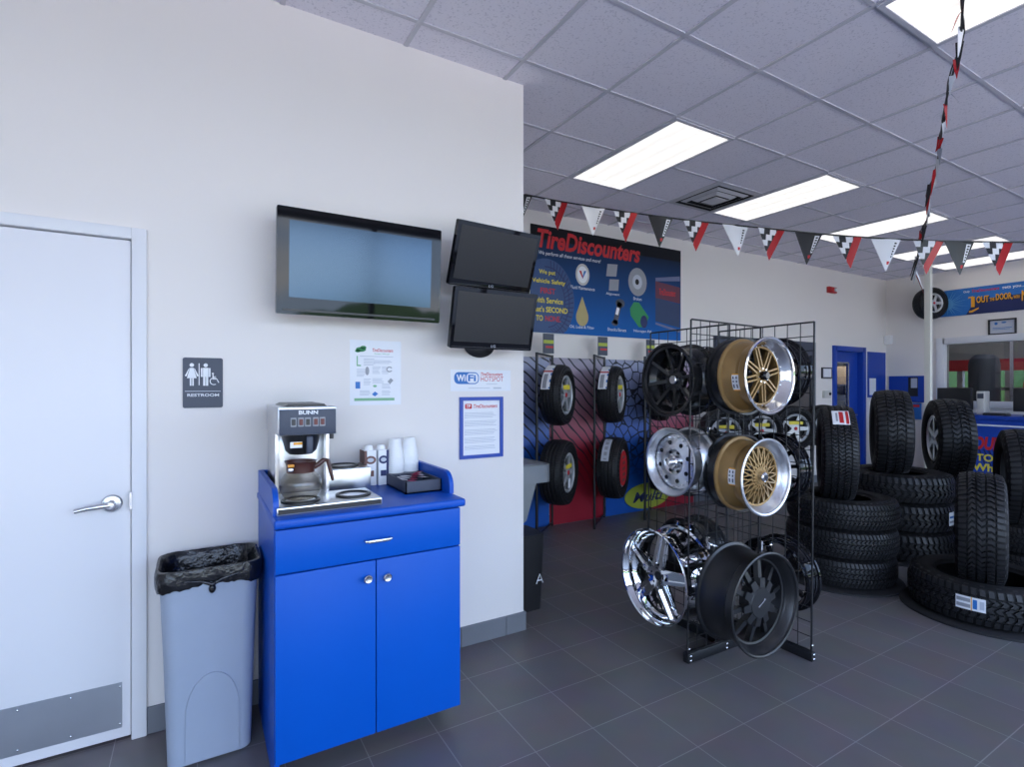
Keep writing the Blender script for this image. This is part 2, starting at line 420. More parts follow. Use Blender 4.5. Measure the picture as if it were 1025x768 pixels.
    b.obj('door_handle', M['nickel'], d)
    b = MB(); b.box(dl+.06, -.268, YW-.0025, YW, .055, .243); kp = b.obj('kick_plate', M['brushed'], d, smooth=0)
    b = MB()
    for x in (-.275, -.435, -.595, -.755, -.915, -1.07):
        for z in (.072, .226): b.sphere((x, YW-.0035, z), .004, .002, .004, 8, 6)
    b.obj('screw', M['bolt'], kp)
    MB().box(dr-.026, dr-.018, YW-.024, YW-.001, .965, 1.035).obj('strike_plate', M['nickel'], d)

    # stockroom door, with jambs of blue
    d = struct(thing('door_2', None, None, (9.08, YB, 0)))
    b = MB()
    b.box(ox0-.06, ox0+.03, YB-.03, YB+.16, 0, oz+.05, .003).box(ox1-.03, ox1+.07, YB-.03, YB+.16, 0, oz+.05, .003).box(ox0, ox1, YB-.03, YB+.16, oz-.03, oz+.05, .003)
    b.obj('door_frame', M['blue_paint'], d)
    b = MB(); y0, y1 = YB+.06, YB+.10
    gx0, gx1, gz0, gz1 = ox0+.06, 9.20, .25, 1.86
    b.box(ox0+.03, gx0, y0, y1, .01, oz-.03).box(gx1, ox1-.03, y0, y1, .01, oz-.03).box(gx0, gx1, y0, y1, .01, gz0).box(gx0, gx1, y0, y1, gz1, oz-.03)
    b.obj('door_slab', M['blue_paint'], d, smooth=0)
    b = MB(); t = .018
    b.box(gx1-t, gx1, y0-.008, y0, gz0, gz1).box(gx0, gx0+t, y0-.008, y0, gz0, gz1).box(gx0, gx1, y0-.008, y0, gz1-t, gz1)
    b.obj('glass_bead', M['nickel'], d)
    MB().box(gx0, gx1, y0+.015, y0+.021, gz0, gz1).obj('pane', M['pane'], d, smooth=0)
    MB().tube([(9.36, y0-.0, 1.0), (9.36, y0-.05, 1.0), (9.27, y0-.055, 1.0)], .011, 10).obj('door_handle', M['nickel'], d)
    # stockroom and garage shells
    b = MB(); b.box(7.4, 7.5, YB+.14, 7.3, 0, H).box(11, 11.1, YB+.14, 7.3, 0, H).box(7.4, 11.1, 7.2, 7.3, 0, H)
    struct(b.obj('wall_stockroom', M['garage'], smooth=0))
    b = MB(); gx = 14.3
    b.box(gx, gx+.1, -1.0, 2.6, 0, H).box(gx, gx+.1, 5.7, YB+.14+1.5, 0, H).box(gx, gx+.1, 2.6, 5.7, 0, .75).box(gx, gx+.1, 2.6, 5.7, 1.79, H)
    b.box(XR+.14, gx, -1.1, -1.0, 0, H).box(11.1, gx, 6.2, 6.3, 0, H)
    struct(b.obj('wall_garage', M['garage'], smooth=0))
    b = MB(); b.box(gx-.012, gx, -1.0, 6.1, 1.79, 2.03)
    struct(b.obj('trim_2', M['red'], smooth=0))
    b = MB()
    for y in (2.6, 3.4, 4.2, 5.0, 5.7): b.box(gx-.02, gx+.1, y-.05, y+.05, .75, 1.79)
    b.box(gx-.02, gx+.1, 2.6, 5.7, 1.38, 1.44)
    struct(b.obj('window_4', M['garage'], smooth=0))
    # column
    b = MB(); b.box(7.90, 7.965, 3.065, 3.13, 0, H, .004)
    struct(b.obj('trim_3', M['cream_paint'], smooth=0))
build_room()

# ---------------------------------------------------------------- ceiling fixtures
def light_panel(x0, y0, label):
    t = thing('ceiling_light', label, 'ceiling light', (x0+.305, y0+.61, H), 'fluorescent ceiling panels')
    b = MB(); f = .03; z0, z1 = H-.014, H+.002
    b.box(x0+.004, x0+f, y0+.004, y0+1.216, z0, z1).box(x0+.61-f, x0+.606, y0+.004, y0+1.216, z0, z1).box(x0+f, x0+.61-f, y0+.004, y0+f, z0, z1).box(x0+f, x0+.61-f, y0+1.22-f, y0+1.216, z0, z1)
    b.obj('frame', M['tbar'], t, smooth=0)
    MB().box(x0+f, x0+.61-f, y0+f, y0+1.22-f, H-.008, H-.002).obj('diffuser', M['lens'], t, smooth=0)
light_panel(2.79, 2.525, 'long lit ceiling panel nearest the white wall corner, left of the air vent')
light_panel(4.62, 2.525, 'lit ceiling panel directly beside the square air vent')
light_panel(6.45, 2.525, 'lit ceiling panel right of the vent, partly behind the flag string')
light_panel(8.28, 2.525, 'far lit ceiling panel above the cream column and counter')
light_panel(2.79, .085, 'lit ceiling panel cut off by the top right edge of the photo')
light_panel(9.50, 2.525, 'last lit ceiling panel close to the far right wall')

t = thing('air_vent', 'square grey ceiling air diffuser beside a lit panel', 'air vent', (4.315, 3.44, H))
x0, x1, y0, y1 = 4.02, 4.61, 3.145, 3.735
b = MB(); b.box(x0, x1, y0, y1, H-.006, H+.001); b.obj('backing', M['dark_gap'], t, smooth=0)
for k, (o, dz) in enumerate(((0, .012), (.075, .020), (.15, .028))):
    b = MB()
    a0, a1, c0, c1 = x0+o, x1-o, y0+o, y1-o; w = .035; zt = H-.006; zb = H-dz
    fn = lambda u, v, d: (u, v, d)
    b.M = Matrix.Identity(4)
    def ring(a0, a1, c0, c1, z, w, z2):
        o_ = [b._v((a0, c0, z)), b._v((a1, c0, z)), b._v((a1, c1, z)), b._v((a0, c1, z))]
        i_ = [b._v((a0+w, c0+w, z2)), b._v((a1-w, c0+w, z2)), b._v((a1-w, c1-w, z2)), b._v((a0+w, c1-w, z2))]
        for q in range(4): b._f([o_[q], o_[(q+1) % 4], i_[(q+1) % 4], i_[q]])
    ring(a0, a1, c0, c1, zt-.001, w, zb); ring(a0, a1, c0, c1, zt-.004, w, zb-.003)
    b.obj('louver', M['tile_c'], t, smooth=0)
MB().box(x0+.21, x1-.21, y0+.21, y1-.21, H-.036, H-.030).obj('centre_plate', M['tile_c'], t, smooth=0)

# ---------------------------------------------------------------- things on the white wall
WX, WZ = Vector((1, 0, 0)), Vector((0, 0, 1))
# restroom sign
t = thing('restroom_sign', 'slate restroom sign with white pictograms on the white wall', 'sign', (.024, YW, 1.38))
fr = Fr((-.053, YW, 1.381), WX, WZ); W_, H_ = .154, .222
MB().prism(rrect(0, 0, W_, H_, .008), fr, .0005, .006).obj('plate', M['sign'], t)
def man(u, v, s, dress=False):
    L = [ell(u, v+s*.93, s*.085)]
    if dress: L += [[(u-.07*s, v+.80*s), (u+.07*s, v+.80*s), (u+.19*s, v+.34*s), (u-.19*s, v+.34*s)], rect(u-.075*s, v, u-.015*s, v+.36*s), rect(u+.015*s, v, u+.075*s, v+.36*s),
                    [(u-.08*s, v+.80*s), (u-.12*s, v+.76*s), (u-.27*s, v+.44*s), (u-.2*s, v+.42*s)], [(u+.08*s, v+.80*s), (u+.2*s, v+.42*s), (u+.27*s, v+.44*s), (u+.12*s, v+.76*s)]]
    else: L += [rect(u-.11*s, v+.4*s, u+.11*s, v+.81*s), rect(u-.1*s, v, u-.012*s, v+.42*s), rect(u+.012*s, v, u+.1*s, v+.42*s), rect(u-.19*s, v+.40*s, u-.125*s, v+.80*s), rect(u+.125*s, v+.40*s, u+.19*s, v+.80*s)]
    return L
sh = man(.034, .098, .098, True)+man(.087, .098, .098)+[rect(.060, .10, .0635, .197)]
wc = (.119, .118)
sh += [[(wc[0]+.017*cos(a)*k_, wc[1]+.017*sin(a)*k_) for k_ in (1, .78) for a in ([radians(-60-20*i) for i in range(15)] if k_ == 1 else [radians(-60-20*(14-i)) for i in range(15)])],
       ell(.115, .152, .0042), rect(.113, .126, .118, .147), rect(.114, .126, .130, .130), [(.128, .128), (.132, .128), (.140, .113), (.136, .111)], rect(.114, .137, .127, .140)]
flat('pictogram', fr, sh, .006, M['paper'], t)
flat('rule', fr, [rect(.008, .072, .146, .075)], .006, M['ltgrey'], t)
text('RESTROOM', fr, .017, .050, .139, .063, .0062, M['paper'], t, bold=.02)

# television
def panel_frame(cx, y, cz, w, h, tilt, yaw=0, roll=0):
    R = Matrix.Rotation(yaw, 4, 'Z') @ Matrix.Rotation(tilt, 4, 'X') @ Matrix.Rotation(roll, 4, 'Y')
    x = (R @ Vector((1, 0, 0))); z = (R @ Vector((0, 0, 1)))
    c = Vector((cx, y, cz)); return Fr(c-x*w/2-z*h/2, x, z)
def tv(name, label, cat, cx, y, cz, w, h, tilt, yaw, bez, bot, th, scr, roll=0, logo=True, back=.03):
    t = thing(name, label, cat, (cx, y, cz-h/2))
    fr = panel_frame(cx, y, cz, w, h, tilt, yaw, roll)
    b = MB(); b.prism(rrect(0, 0, w, h, .008), fr, -th, 0); b.prism(rrect(w*.18, h*.15, w*.82, h*.85, .02), fr, -th-back, -th)
    b.obj('casing', M['black_gloss'], t)
    MB().prism(rect(bez, bot, w-bez, h-bez*1.1), fr, .0, .0012).obj('screen', scr, t, smooth=0)
    b = MB()
    for k in (0,): b.prism(rrect(bez*.5, bot*.18, w-bez*.5, bot*.30, .002), fr, 0, .0015)
    b.obj('lower_trim', M['black'], t)
    return t, fr
t, fr = tv('television', 'large black flat television on the white wall', 'television', .693, 2.555, 2.040, .780, .475, radians(3.5), 0, .052, .075, .035, M['screen'])
b = MB(); b.box(.55, .85, 2.60, YW-.001, 1.95, 2.16); b.obj('wall_mount', M['black'], t)
t, fr = tv('monitor', 'upper black monitor tilted downwards on the wall near the corner', 'monitor', 1.385, 2.50, 2.158, .525, .330, radians(20), radians(5), .020, .036, .03, M['screen_mon'])
text('LG', fr, .245, .011, .273, .025, .0016, M['ltgrey'], t)
fn = fr.n
b = MB(); p = fr(.25, .16, -.06); b.tube([p, (1.40, 2.66, 2.13), (1.41, YW, 2.12)], .016, 10); b.obj('support_arm', M['black'], t)
t, fr = tv('monitor', 'lower black monitor on round wall bracket above the blue and white notices', 'monitor', 1.387, 2.52, 1.832, .505, .320, radians(14), 0, .020, .036, .03, M['screen_mon'])
text('LG', fr, .245, .011, .273, .025, .0016, M['ltgrey'], t)
b = MB(); p = fr(.25, .14, -.06); b.tube([p, (1.395, 2.64, 1.80), (1.40, YW-.02, 1.75)], .016, 10); b.obj('support_arm', M['black'], t)
b = MB(); b.M = Matrix.Translation((1.40, YW, 1.712)) @ Matrix.Rotation(radians(90), 4, 'X') @ Matrix.Diagonal((1.25, .9, 1, 1))
b.lathe([(0, 0), (.078, 0), (.080, .008), (.07, .018), (.03, .03), (0, .032)], 40); b.obj('mounting_disc', M['black'], t)

# flyer
def lines(u0, u1, v1, n, dv, h, jit=.3):
    L = []
    for k in range(n): L.append(rect(u0, v1-k*dv-h, u1-(u1-u0)*jit*random.random(), v1-k*dv))
    return L
t = thing('flyer', 'white printed service flyer taped below the television', 'flyer', (.80, YW, 1.379))
fr = Fr((.667, YW, 1.379), WX, WZ); w, h = .268, .334
MB().prism(rect(0, 0, w, h), fr, .0003, .0012).obj('sheet', M['paper'], t, smooth=0)
d = .0013
text('TireDiscounters', fr, .115, .276, .225, .293, d, M['red'], t, shear=.25, bold=.02)
text('Green Wheel', fr, .125, .262, .205, .270, d, M['pale_green'], t)
flat('leaf_emblem', fr, [ell(.056, .286, .026, .012), ell(.040, .278, .014, .008), ell(.068, .296, .016, .009)], d, M['green'], t)
flat('text_lines', fr, [rect(.05, .250, .225, .253)]+lines(.07, .13, .240, 5, .008, .003)+lines(.12, .22, .232, 3, .007, .003)+lines(.035, .08, .185, 6, .007, .0028)+lines(.115, .16, .200, 6, .007, .0028)+lines(.165, .20, .200, 6, .007, .0028)
     + lines(.07, .11, .135, 5, .007, .0028)+lines(.115, .175, .138, 4, .007, .0028)+lines(.165, .215, .110, 4, .007, .0028)+lines(.05, .11, .075, 4, .007, .0028)+lines(.165, .215, .075, 4, .007, .0028), d, M['ltgrey'], t)
flat('green_band', fr, [rect(.022, .022, .232, .036)], d, M['pale_green'], t)
flat('picture', fr, [ell(.088, .176, .010, .022), [(.195, .122), (.212, .140), (.226, .128), (.208, .108)]], d, M['grey'], t)
flat('picture', fr, [[(.112, .055), (.128, .070), (.145, .058), (.128, .044)], rect(.028, .085, .052, .120)], d, M['bluep'], t)
flat('picture', fr, [[(.205+.017*cos(radians(a)), .186+.015*sin(radians(a))) for a in range(30, 340, 20)]+[(.205+.011*cos(radians(a)), .186+.009*sin(radians(a))) for a in range(330, 25, -20)]], d, M['grey'], t)
flat('picture', fr, [rect(.034, .205, .040, .252), rect(.034, .200, .056, .207)], d, M['pale_green'], t)
flat('picture', fr, [ell(.128, .098, .010, .006)], d, M['pale_green'], t)

# wifi notice
t = thing('wifi_sign', 'white WiFi hotspot sign directly above the blue framed notice', 'sign', (1.42, YW, 1.45))
fr = Fr((1.222, YW, 1.448), WX, WZ); w, h = .39, .122
MB().prism(rect(0, 0, w, h), fr, .0003, .0015).obj('sheet', M['paper'], t, smooth=0)
MB().prism(rrect(.022, .040, .178, .108, .028), fr, .0015, .0022).obj('badge', M['bluep'], t)
MB().prism(rrect(.098, .046, .172, .102, .022), fr, .0022, .0028).obj('badge_inset', M['paper'], t)
text('Wi', fr, .036, .056, .092, .094, .003, M['paper'], t, bold=.03)
text('Fi', fr, .108, .056, .158, .094, .003, M['bluep'], t, bold=.03)
text('TireDiscounters', fr, .190, .088, .335, .108, .0017, M['red'], t, shear=.25, bold=.02)
text('HOTSPOT', fr, .190, .056, .340, .084, .0017, M['red'], t)
flat('text_lines', fr, [rect(.225, .040, .30, .043), rect(.11, .016, .25, .019), rect(.272, .013, .325, .021)], .0017, M['ltgrey'], t)
# framed notice
t = thing('framed_notice', 'letter notice in a blue frame right of the coffee cabinet', 'notice', (1.415, YW, 1.06))
fr = Fr((1.276, YW, 1.062), WX, WZ); w, h = .280, .352; f = .020
b = MB(); b.prism(rect(0, 0, f, h), fr, .0005, .012).prism(rect(w-f, 0, w, h), fr, .0005, .012).prism(rect(f, 0, w-f, f), fr, .0005, .012).prism(rect(f, h-f, w-f, h), fr, .0005, .012)
b.obj('frame', M['blue_paint'], t, smooth=0)
MB().prism(rect(f, f, w-f, h-f), fr, .001, .003).obj('sheet', M['paper'], t, smooth=0)
MB().prism(rrect(.035, .285, .078, .313, .006), fr, .003, .0036).obj('logo_box', M['red'], t)
text('TP', fr, .043, .290, .070, .308, .0038, M['paper'], t, shear=.2, bold=.02)
text('TireDiscounters', fr, .088, .288, .245, .310, .0034, M['red'], t, shear=.3, bold=.02)
L = []
for v, n in ((.262, 4), (.215, 4), (.165, 4), (.118, 4), (.072, 3)): L += lines(.032, .245, v, n, .0085, .003, .15)
flat('text_lines', fr, L, .0034, M['ltgrey'], t)

# small fittings right of the cabinet
t = tag(MB().tube([(1.07, YW-.012, .60), (1.07, YW-.045, .60), (1.075, YW-.055, .57), (1.08, YW-.05, .53), (1.085, YW-.04, .55)], .011, 10).obj('wall_hook', M['nickel'], None, (1.07, YW, .53)), 'small metal hook on the wall just right of the cabinet doors', 'hook')
b = MB(); b.cyl((1.10, YW-.012, .062), (1.10, YW-.045, .062), .007); b.cyl((1.10, YW-.045, .062), (1.10, YW-.055, .062), .011)
tag(b.obj('door_stop', M['nickel'], None, (1.10, YW, .05)), 'small round door stop on the grey base tiles right of cabinet', 'door stop')

# ---------------------------------------------------------------- trash can and bag
TX, TY = .047, 2.540
def canfn(z, wx, wy, r, n=10):
    return [(TX+u, TY+v, z) for u, v in rrect(-wx, -wy, wx, wy, r, n)]
t = thing('trash_can', 'grey plastic trash can beside the blue cabinet', 'trash can', (TX, TY, 0))
def lofted(b, rings):
    R = [[b._v(p) for p in r] for r in rings]
    for A, B in zip(R, R[1:]):
        n = len(A)
        for i in range(n): b._f([A[i], A[(i+1) % n], B[(i+1) % n], B[i]])
    return R
b = MB(); zt = .765
R = lofted(b, [canfn(.0, .134, .112, .03), canfn(.008, .146, .124, .04), canfn(.4, .158, .134, .05), canfn(zt-.05, .171, .142, .055), canfn(zt-.048, .178, .149, .06), canfn(zt, .180, .150, .06), canfn(zt, .172, .142, .055), canfn(zt-.06, .160, .135, .05), canfn(.03, .128, .112, .03)])
b._f(R[0][::-1]); b._f(R[-1])
b.obj('can_body', M['can'], t)
b = MB()   # raised arch moulded into the front face
def yfront(z): return TY-(.124+(.134-.124)*(z/.4) if z < .4 else .134+(.007)*((z-.4)/.315))
pts = [(-.085, .012), (.100, .012)]+[(.0075+.0925*cos(radians(a)), .012+.18+.16*sin(radians(a))) for a in range(0, 181, 12)]
fnr = lambda u, v, d: (TX+u, yfront(v)-d, v)
b.prism(pts, fnr, -.004, .006); b.obj('moulded_arch', M['can'], t)
MB().prism(rrect(-.04, zt-.10, .04, zt-.045, .012), lambda u, v, d: (TX+u, yfront(v)-d, v), -.003, .010).obj('grip_tab', M['can'], t)
b = MB(); n = 60; rnd = random.Random(3)
def dense(wx, wy, r, N=120):
    base = rrect(-wx, -wy, wx, wy, r, 8); base.append(base[0]); L = [0]
    for (a, b_), (c, d) in zip(base, base[1:]): L.append(L[-1]+math.hypot(c-a, d-b_))
    out = []; k = 0
    for i in range(N):
        t_ = L[-1]*i/N
        while L[k+1] < t_: k += 1
        f = (t_-L[k])/max(1e-9, L[k+1]-L[k]); out.append((base[k][0]+(base[k+1][0]-base[k][0])*f, base[k][1]+(base[k+1][1]-base[k][1])*f))
    return out
PH = [rnd.uniform(0, 6.3) for _ in range(8)]
def bring(z, wx, wy, jz, jr, r=.06):
    P = []
    for i, (u, v) in enumerate(dense(wx, wy, r)):
        w_ = .5*sin(i*.55+PH[0])+.35*sin(i*1.13+PH[1]+z*30)+.3*sin(i*2.07+PH[2])
        k = 1+jr*(w_+rnd.uniform(-.4, .4)); P.append((TX+u*k, TY+v*k, z+jz*w_+rnd.uniform(-.3, .3)*jz))
    return P
def drop(P, amt):
    out = []
    for x, y, z in P:
        k = max(0, 1-abs(x-TX)/.16) if y < TY else .0
        out.append((x, y, z+amt*k))
    return out
lofted(b, [drop(bring(zt-.076, .183, .152, .006, .012), .022), drop(bring(zt-.060, .187, .155, .004, .012), .016), drop(bring(zt-.038, .188, .156, .003, .010), .008), bring(zt-.016, .188, .156, .002, .006), bring(zt+.003, .184, .153, .001, .002), bring(zt+.005, .175, .145, .001, .002), bring(zt-.006, .167, .138, .001, .003), bring(zt-.04, .158, .130, .004, .012), bring(zt-.09, .147, .124, .006, .025), bring(zt-.15, .140, .118, .01, .04), bring(zt-.22, .13, .108, .02, .06), bring(zt-.30, .11, .09, .02, .09), bring(zt-.36, .06, .05, .02, .1), bring(zt-.37, .005, .005, .0, .1, .002)])
bag = b.obj('trash_bag', M['bag'], None, (TX, TY, zt-.37), smooth=60)
tag(bag, 'black plastic bag lining the grey trash can', 'trash bag')
b = MB(); b.sphere((TX+.005, TY-.158, zt-.077), .013, .010, .018, 12, 8); b.tube([(TX+.005, TY-.16, zt-.06), (TX-.03, TY-.157, zt-.045), (TX-.09, TY-.158, zt-.035)], [.008, .006, .002], 8).tube([(TX+.005, TY-.16, zt-.06), (TX+.04, TY-.157, zt-.045), (TX+.10, TY-.158, zt-.03)], [.008, .006, .002], 8)
b.obj('knot', M['bag'], bag)

# ---------------------------------------------------------------- cabinet
cx0, cx1, cy0, cy1, ct = .245, .992, 2.115, 2.722, .99
t = thing('beverage_cabinet', 'bright blue cabinet carrying the coffee maker', 'cabinet', ((cx0+cx1)/2, 2.42, 0))
b = MB(); b.box(cx0, cx1, cy0+.02, cy1, .09, ct-.035)
b.box(cx0, cx0+.018, cy0+.02, cy1, 0, .09)
b.obj('carcass', M['blue_edge'], t, smooth=0)
MB().box(cx0+.03, cx1-.03, cy0+.16, cy1, 0, .09).obj('toe_kick', M['black'], t, smooth=0)  # black colour stands in for the deep shadow under the doors
MB().box(cx0-.006, cx1+.013, cy0-.028, cy1, ct-.034, ct, .010, 3).obj('worktop', M['blue_edge'], t)
b = MB(); fn = lambda u, v, d: (d, u, v)
hh = .098
def gal(yf): return [(cy1, ct), (cy1, ct+hh)]+[(yf+.07-.07*sin(radians(a)), ct+hh-.07+.07*cos(radians(a))) for a in range(0, 91, 9)]+[(yf, ct)]
b.prism(gal(2.165), fn, cx0+.0, cx0+.020); b.prism(gal(2.215), fn, cx1-.008, cx1+.012); b.box(cx0+.02, cx1-.008, cy1-.02, cy1, ct, ct+hh)
b.obj('gallery', M['blue_edge'], t)
fy = cy0
dwr = MB().box(cx0+.002, cx1-.002, fy, fy+.019, .785, ct-.044, .002).obj('drawer', M['blue_lam'], t)
b = MB(); b.tube([(.573, fy, .864), (.573, fy-.022, .864), (.60, fy-.030, .864), (.647, fy-.030, .864), (.674, fy-.022, .864), (.674, fy, .864)], .005, 10); b.box(.580, .667, fy-.034, fy-.026, .858, .870, .003)
b.obj('handle', M['nickel'], dwr)
def knob(x, z, par):
    b = MB(); b.M = Matrix.Translation((x, fy, z)) @ Matrix.Rotation(radians(90), 4, 'X')
    b.lathe([(0, 0), (.007, 0), (.006, .012), (.015, .018), (.0165, .024), (.013, .027), (.010, .0255), (0, .025)], 24); b.obj('knob', M['nickel'], par)
d1 = MB().box(cx0+.002, .6175, fy, fy+.019, .085, .779, .002).obj('door', M['blue_lam'], t); knob(.582, .715, d1)
d2 = MB().box(.6215, cx1-.002, fy, fy+.019, .085, .779, .002).obj('door', M['blue_lam'], t); knob(.660, .708, d2)

# coffee maker
z = ct+.001
t = thing('coffee_maker', 'stainless three burner coffee brewer with black control panel on the blue cabinet', 'coffee maker', (.40, 2.42, z))
b = MB(); b.box(.256, .654, 2.150, 2.40, z, z+.030, .003); b.box(.268, .49, 2.40, 2.66, z, z+.03); b.obj('base', M['steel'], t)
MB().box(.260, .650, 2.1475, 2.151, z+.006, z+.024).obj('base_strip', M['black'], t)
b = MB(); b.box(.278, .492, 2.44, 2.66, z+.03, z+.292, .003); b.box(.278, .290, 2.385, 2.44, z+.03, z+.292); b.box(.480, .492, 2.385, 2.44, z+.03, z+.292); b.obj('tower', M['steel'], t)
hd = MB().box(.274, .496, 2.262, 2.664, z+.290, z+.404, .004).obj('head', M['steel'], t)
MB().box(.277, .493, 2.254, 2.262, z+.293, z+.394, .002).obj('control_panel', M['sign'], hd)
fr = Fr((.277, 2.254, z+.295), WX, WZ)
text('BUNN', fr, .072, .078, .145, .094, .0006, M['paper'], hd, bold=.03)
for k, (u, m) in enumerate(((.052, 'black'), (.080, 'dark_red'), (.106, 'black'), (.136, 'dark_red'), (.162, 'dark_red'))):
    sw = MB().prism(rrect(u-.011, .030, u+.011, .066, .002), fr, 0, .003).obj('switch', M['grey'], hd)
    MB().prism(rrect(u-.007, .036, u+.007, .060, .002), fr, .003, .007).obj('rocker', M[m], sw)
MB().prism([(.02, 0), (.19, 0), (.178, .022), (.04, .022)], lambda u, v, d: (.277+u, d, z+.403+v*.5), 2.30, 2.58).obj('lid', M['black'], hd)
b = MB(); b.M = Matrix.Translation((.372, 2.345, 0))
b.lathe([(0, z+.207), (.045, z+.207), (.060, z+.222), (.077, z+.284), (.080, z+.291), (0, z+.291)], 32); fu = b.obj('brew_funnel', M['black'], t)
MB().box(.378, .402, 2.245, 2.275, z+.215, z+.285, .005).obj('funnel_handle', M['sign'], fu)
flat('funnel_label', Fr((.318, 2.266, z+.240), WX, WZ), [rect(0, 0, .045, .024)], .004, M['paper'], fu)
flat('funnel_label', Fr((.318, 2.266, z+.240), WX, WZ), [rect(.012, .012, .045, .022)], .0052, M['orange'], fu)
MB().cyl((.480, 2.275, z+.270), (.480, 2.275, z+.292), .008).obj('faucet', M['black'], hd)
def warmer(x, y, zz, r, par):
    b = MB(); b.M = Matrix.Translation((x, y, zz))
    b.lathe([(r, 0), (r, .006), (r-.006, .009), (r-.012, .009), (r-.016, .003), (0, .003)], 40, mis=[0, 0, 0, 0, 1]); b.obj('warmer', [M['black'], M['steel']], par)
warmer(.356, 2.252, z+.030, .074, t); warmer(.565, 2.262, z+.030, .072, t)
b = MB(); b.box(.494, .700, 2.475, 2.66, z, z+.108, .004); st = b.obj('rear_step', M['steel'], t)
warmer(.594, 2.568, z+.108, .070, st)
# carafe
pz = z+.040
t = thing('coffee_pot', 'empty glass coffee pot with brown handle on the left warmer', 'coffee pot', (.356, 2.252, pz-.003))
b = MB(); b.M = Matrix.Translation((.356, 2.252, pz))
outer = [(0, 0), (.050, 0), (.062, .008), (.076, .030), (.080, .052), (.076, .076), (.062, .098), (.050, .108), (.048, .116)]
b.lathe(outer, 40); b.obj('glass_bowl', M['carafe'], t, smooth=60)
b = MB(); b.M = Matrix.Translation((.356, 2.252, pz)); b.lathe([(.046, .104), (.053, .106), (.054, .128), (.058, .145), (.062, .150), (.056, .150), (.048, .128), (.046, .104)], 36)
col = b.obj('collar', M['brown'], t)
b = MB(); hx = .356
b.tube([(hx+.046, 2.245, pz+.122), (hx+.066, 2.236, pz+.134), (hx+.084, 2.228, pz+.150), (hx+.098, 2.224, pz+.148), (hx+.105, 2.222, pz+.120), (hx+.113, 2.220, pz+.085), (hx+.117, 2.220, pz+.066)], [.012, .010, .009, .009, .008, .007, .005], 10)
b.obj('handle', M['brown'], t)
MB().box(hx-.055, hx-.032, 2.194, 2.206, pz+.132, pz+.144, .003).obj('tab', M['amber'], col)
MB().box(hx-.054, hx-.036, 2.190, 2.202, pz+.116, pz+.130, .003).obj('hinge', M['nickel'], col)

# creamer boxes
def creamer(x, y, m, label, w):
    t = thing('creamer_box', label, 'creamer box', (x+w/2, y+.05, ct+.001))
    MB().box(x, x+w, y, y+.085, ct+.001, ct+.172, .001).obj('carton', M['paper'], t, smooth=0)
    b = MB(); b.box(x-.001, x, y, y+.085, ct+.001, ct+.172) if m == 'brown_card' else b.box(x+w, x+w+.001, y, y+.085, ct+.001, ct+.172)
    b.box(x-.0005, x+.012, y-.0006, y, ct+.08, ct+.172) if m == 'brown_card' else b.box(x+w-.010, x+w, y-.0006, y, ct+.001, ct+.172)
    b.obj('side_panel', M[m], t, smooth=0)
    fr = Fr((x, y, ct+.001), WX, WZ)
    flat('oval_badge', fr, [ell(w*.5, .125, w*.46, .020)], .001, M[m], t)
    flat('oval_badge_inset', fr, [ell(w*.5, .125, w*.28, .010)], .0022, M['ltgrey'], t)
    flat('lower_badge', fr, [rect(w*.22, .045, w*.78, .073)], .001, M[m], t)
    b = MB(); b.M = Matrix.Translation((x+w/2, y+.0425, ct+.172)); b.lathe([(0, .026), (.018, .022), (w*.42, .004), (w*.42, 0)], 20); b.obj('dome_top', M['foam'], t)
creamer(.700, 2.585, 'brown_card', 'brown and white creamer box behind the burners', .058)
creamer(.765, 2.575, 'navy', 'navy and white creamer box left of the foam cups', .050)

# organiser tray with packets, cup stacks
tx0, tx1, ty0, ty1 = .808, .980, 2.30, 2.68
t = thing('condiment_tray', 'black condiment tray on the blue cabinet top', 'tray', ((tx0+tx1)/2, 2.48, ct+.001))
z = ct+.001
b = MB(); w = .005; b.box(tx0, tx1, ty0, ty1, z, z+.006).box(tx0, tx0+w, ty0, ty1, z, z+.055).box(tx1-w, tx1, ty0, ty1, z, z+.055).box(tx0, tx1, ty0, ty0+w, z, z+.055).box(tx0, tx1, ty1-w, ty1, z, z+.055).box(tx0+w, tx1-w, 2.53, 2.535, z, z+.055)
b.obj('tray_body', M['sign'], t, smooth=0)
MB().box(tx0+w, tx1-w, 2.535, ty1-w, z+.045, z+.054).obj('rear_shelf', M['black'], t, smooth=0)
rnd = random.Random(5)
def packet(x, y, zz, m, rot, label, group, tilt=.15):
    b = MB(Matrix.Translation((x, y, zz)) @ Matrix.Rotation(rot, 4, 'Z') @ Matrix.Rotation(tilt, 4, 'Y')); b.grid(lambda u, v: ((u-.5)*.060, (v-.5)*.030, .003*sin(pi*u)*sin(pi*v)), 6, 4); b.grid(lambda u, v: ((u-.5)*.060, (v-.5)*.030, -.002*sin(pi*u)*sin(pi*v)-.0004), 6, 4)
    tag(b.obj('sweetener_packet', m, None, (x, y, zz)), label, 'packet', group)
for k in range(6): packet(.862+.010*k, 2.38+.012*k, z+.034+.007*k, M['pink'], .2+.35*k, 'pink sweetener packet in the condiment tray', 'pink sweetener packets', .1+.05*k)
for k in range(3): packet(.845+.012*k, 2.47, z+.040+.006*k, M['paper'], -.4+.3*k, 'white sugar packet at the left of the condiment tray', 'white packets on the left of the tray')
for k in range(3): packet(.935, 2.42+.03*k, z+.050+.006*k, M['paper'], .5+.4*k, 'white sugar packet at the right of the condiment tray', 'white packets on the right of the tray')
cupme = None
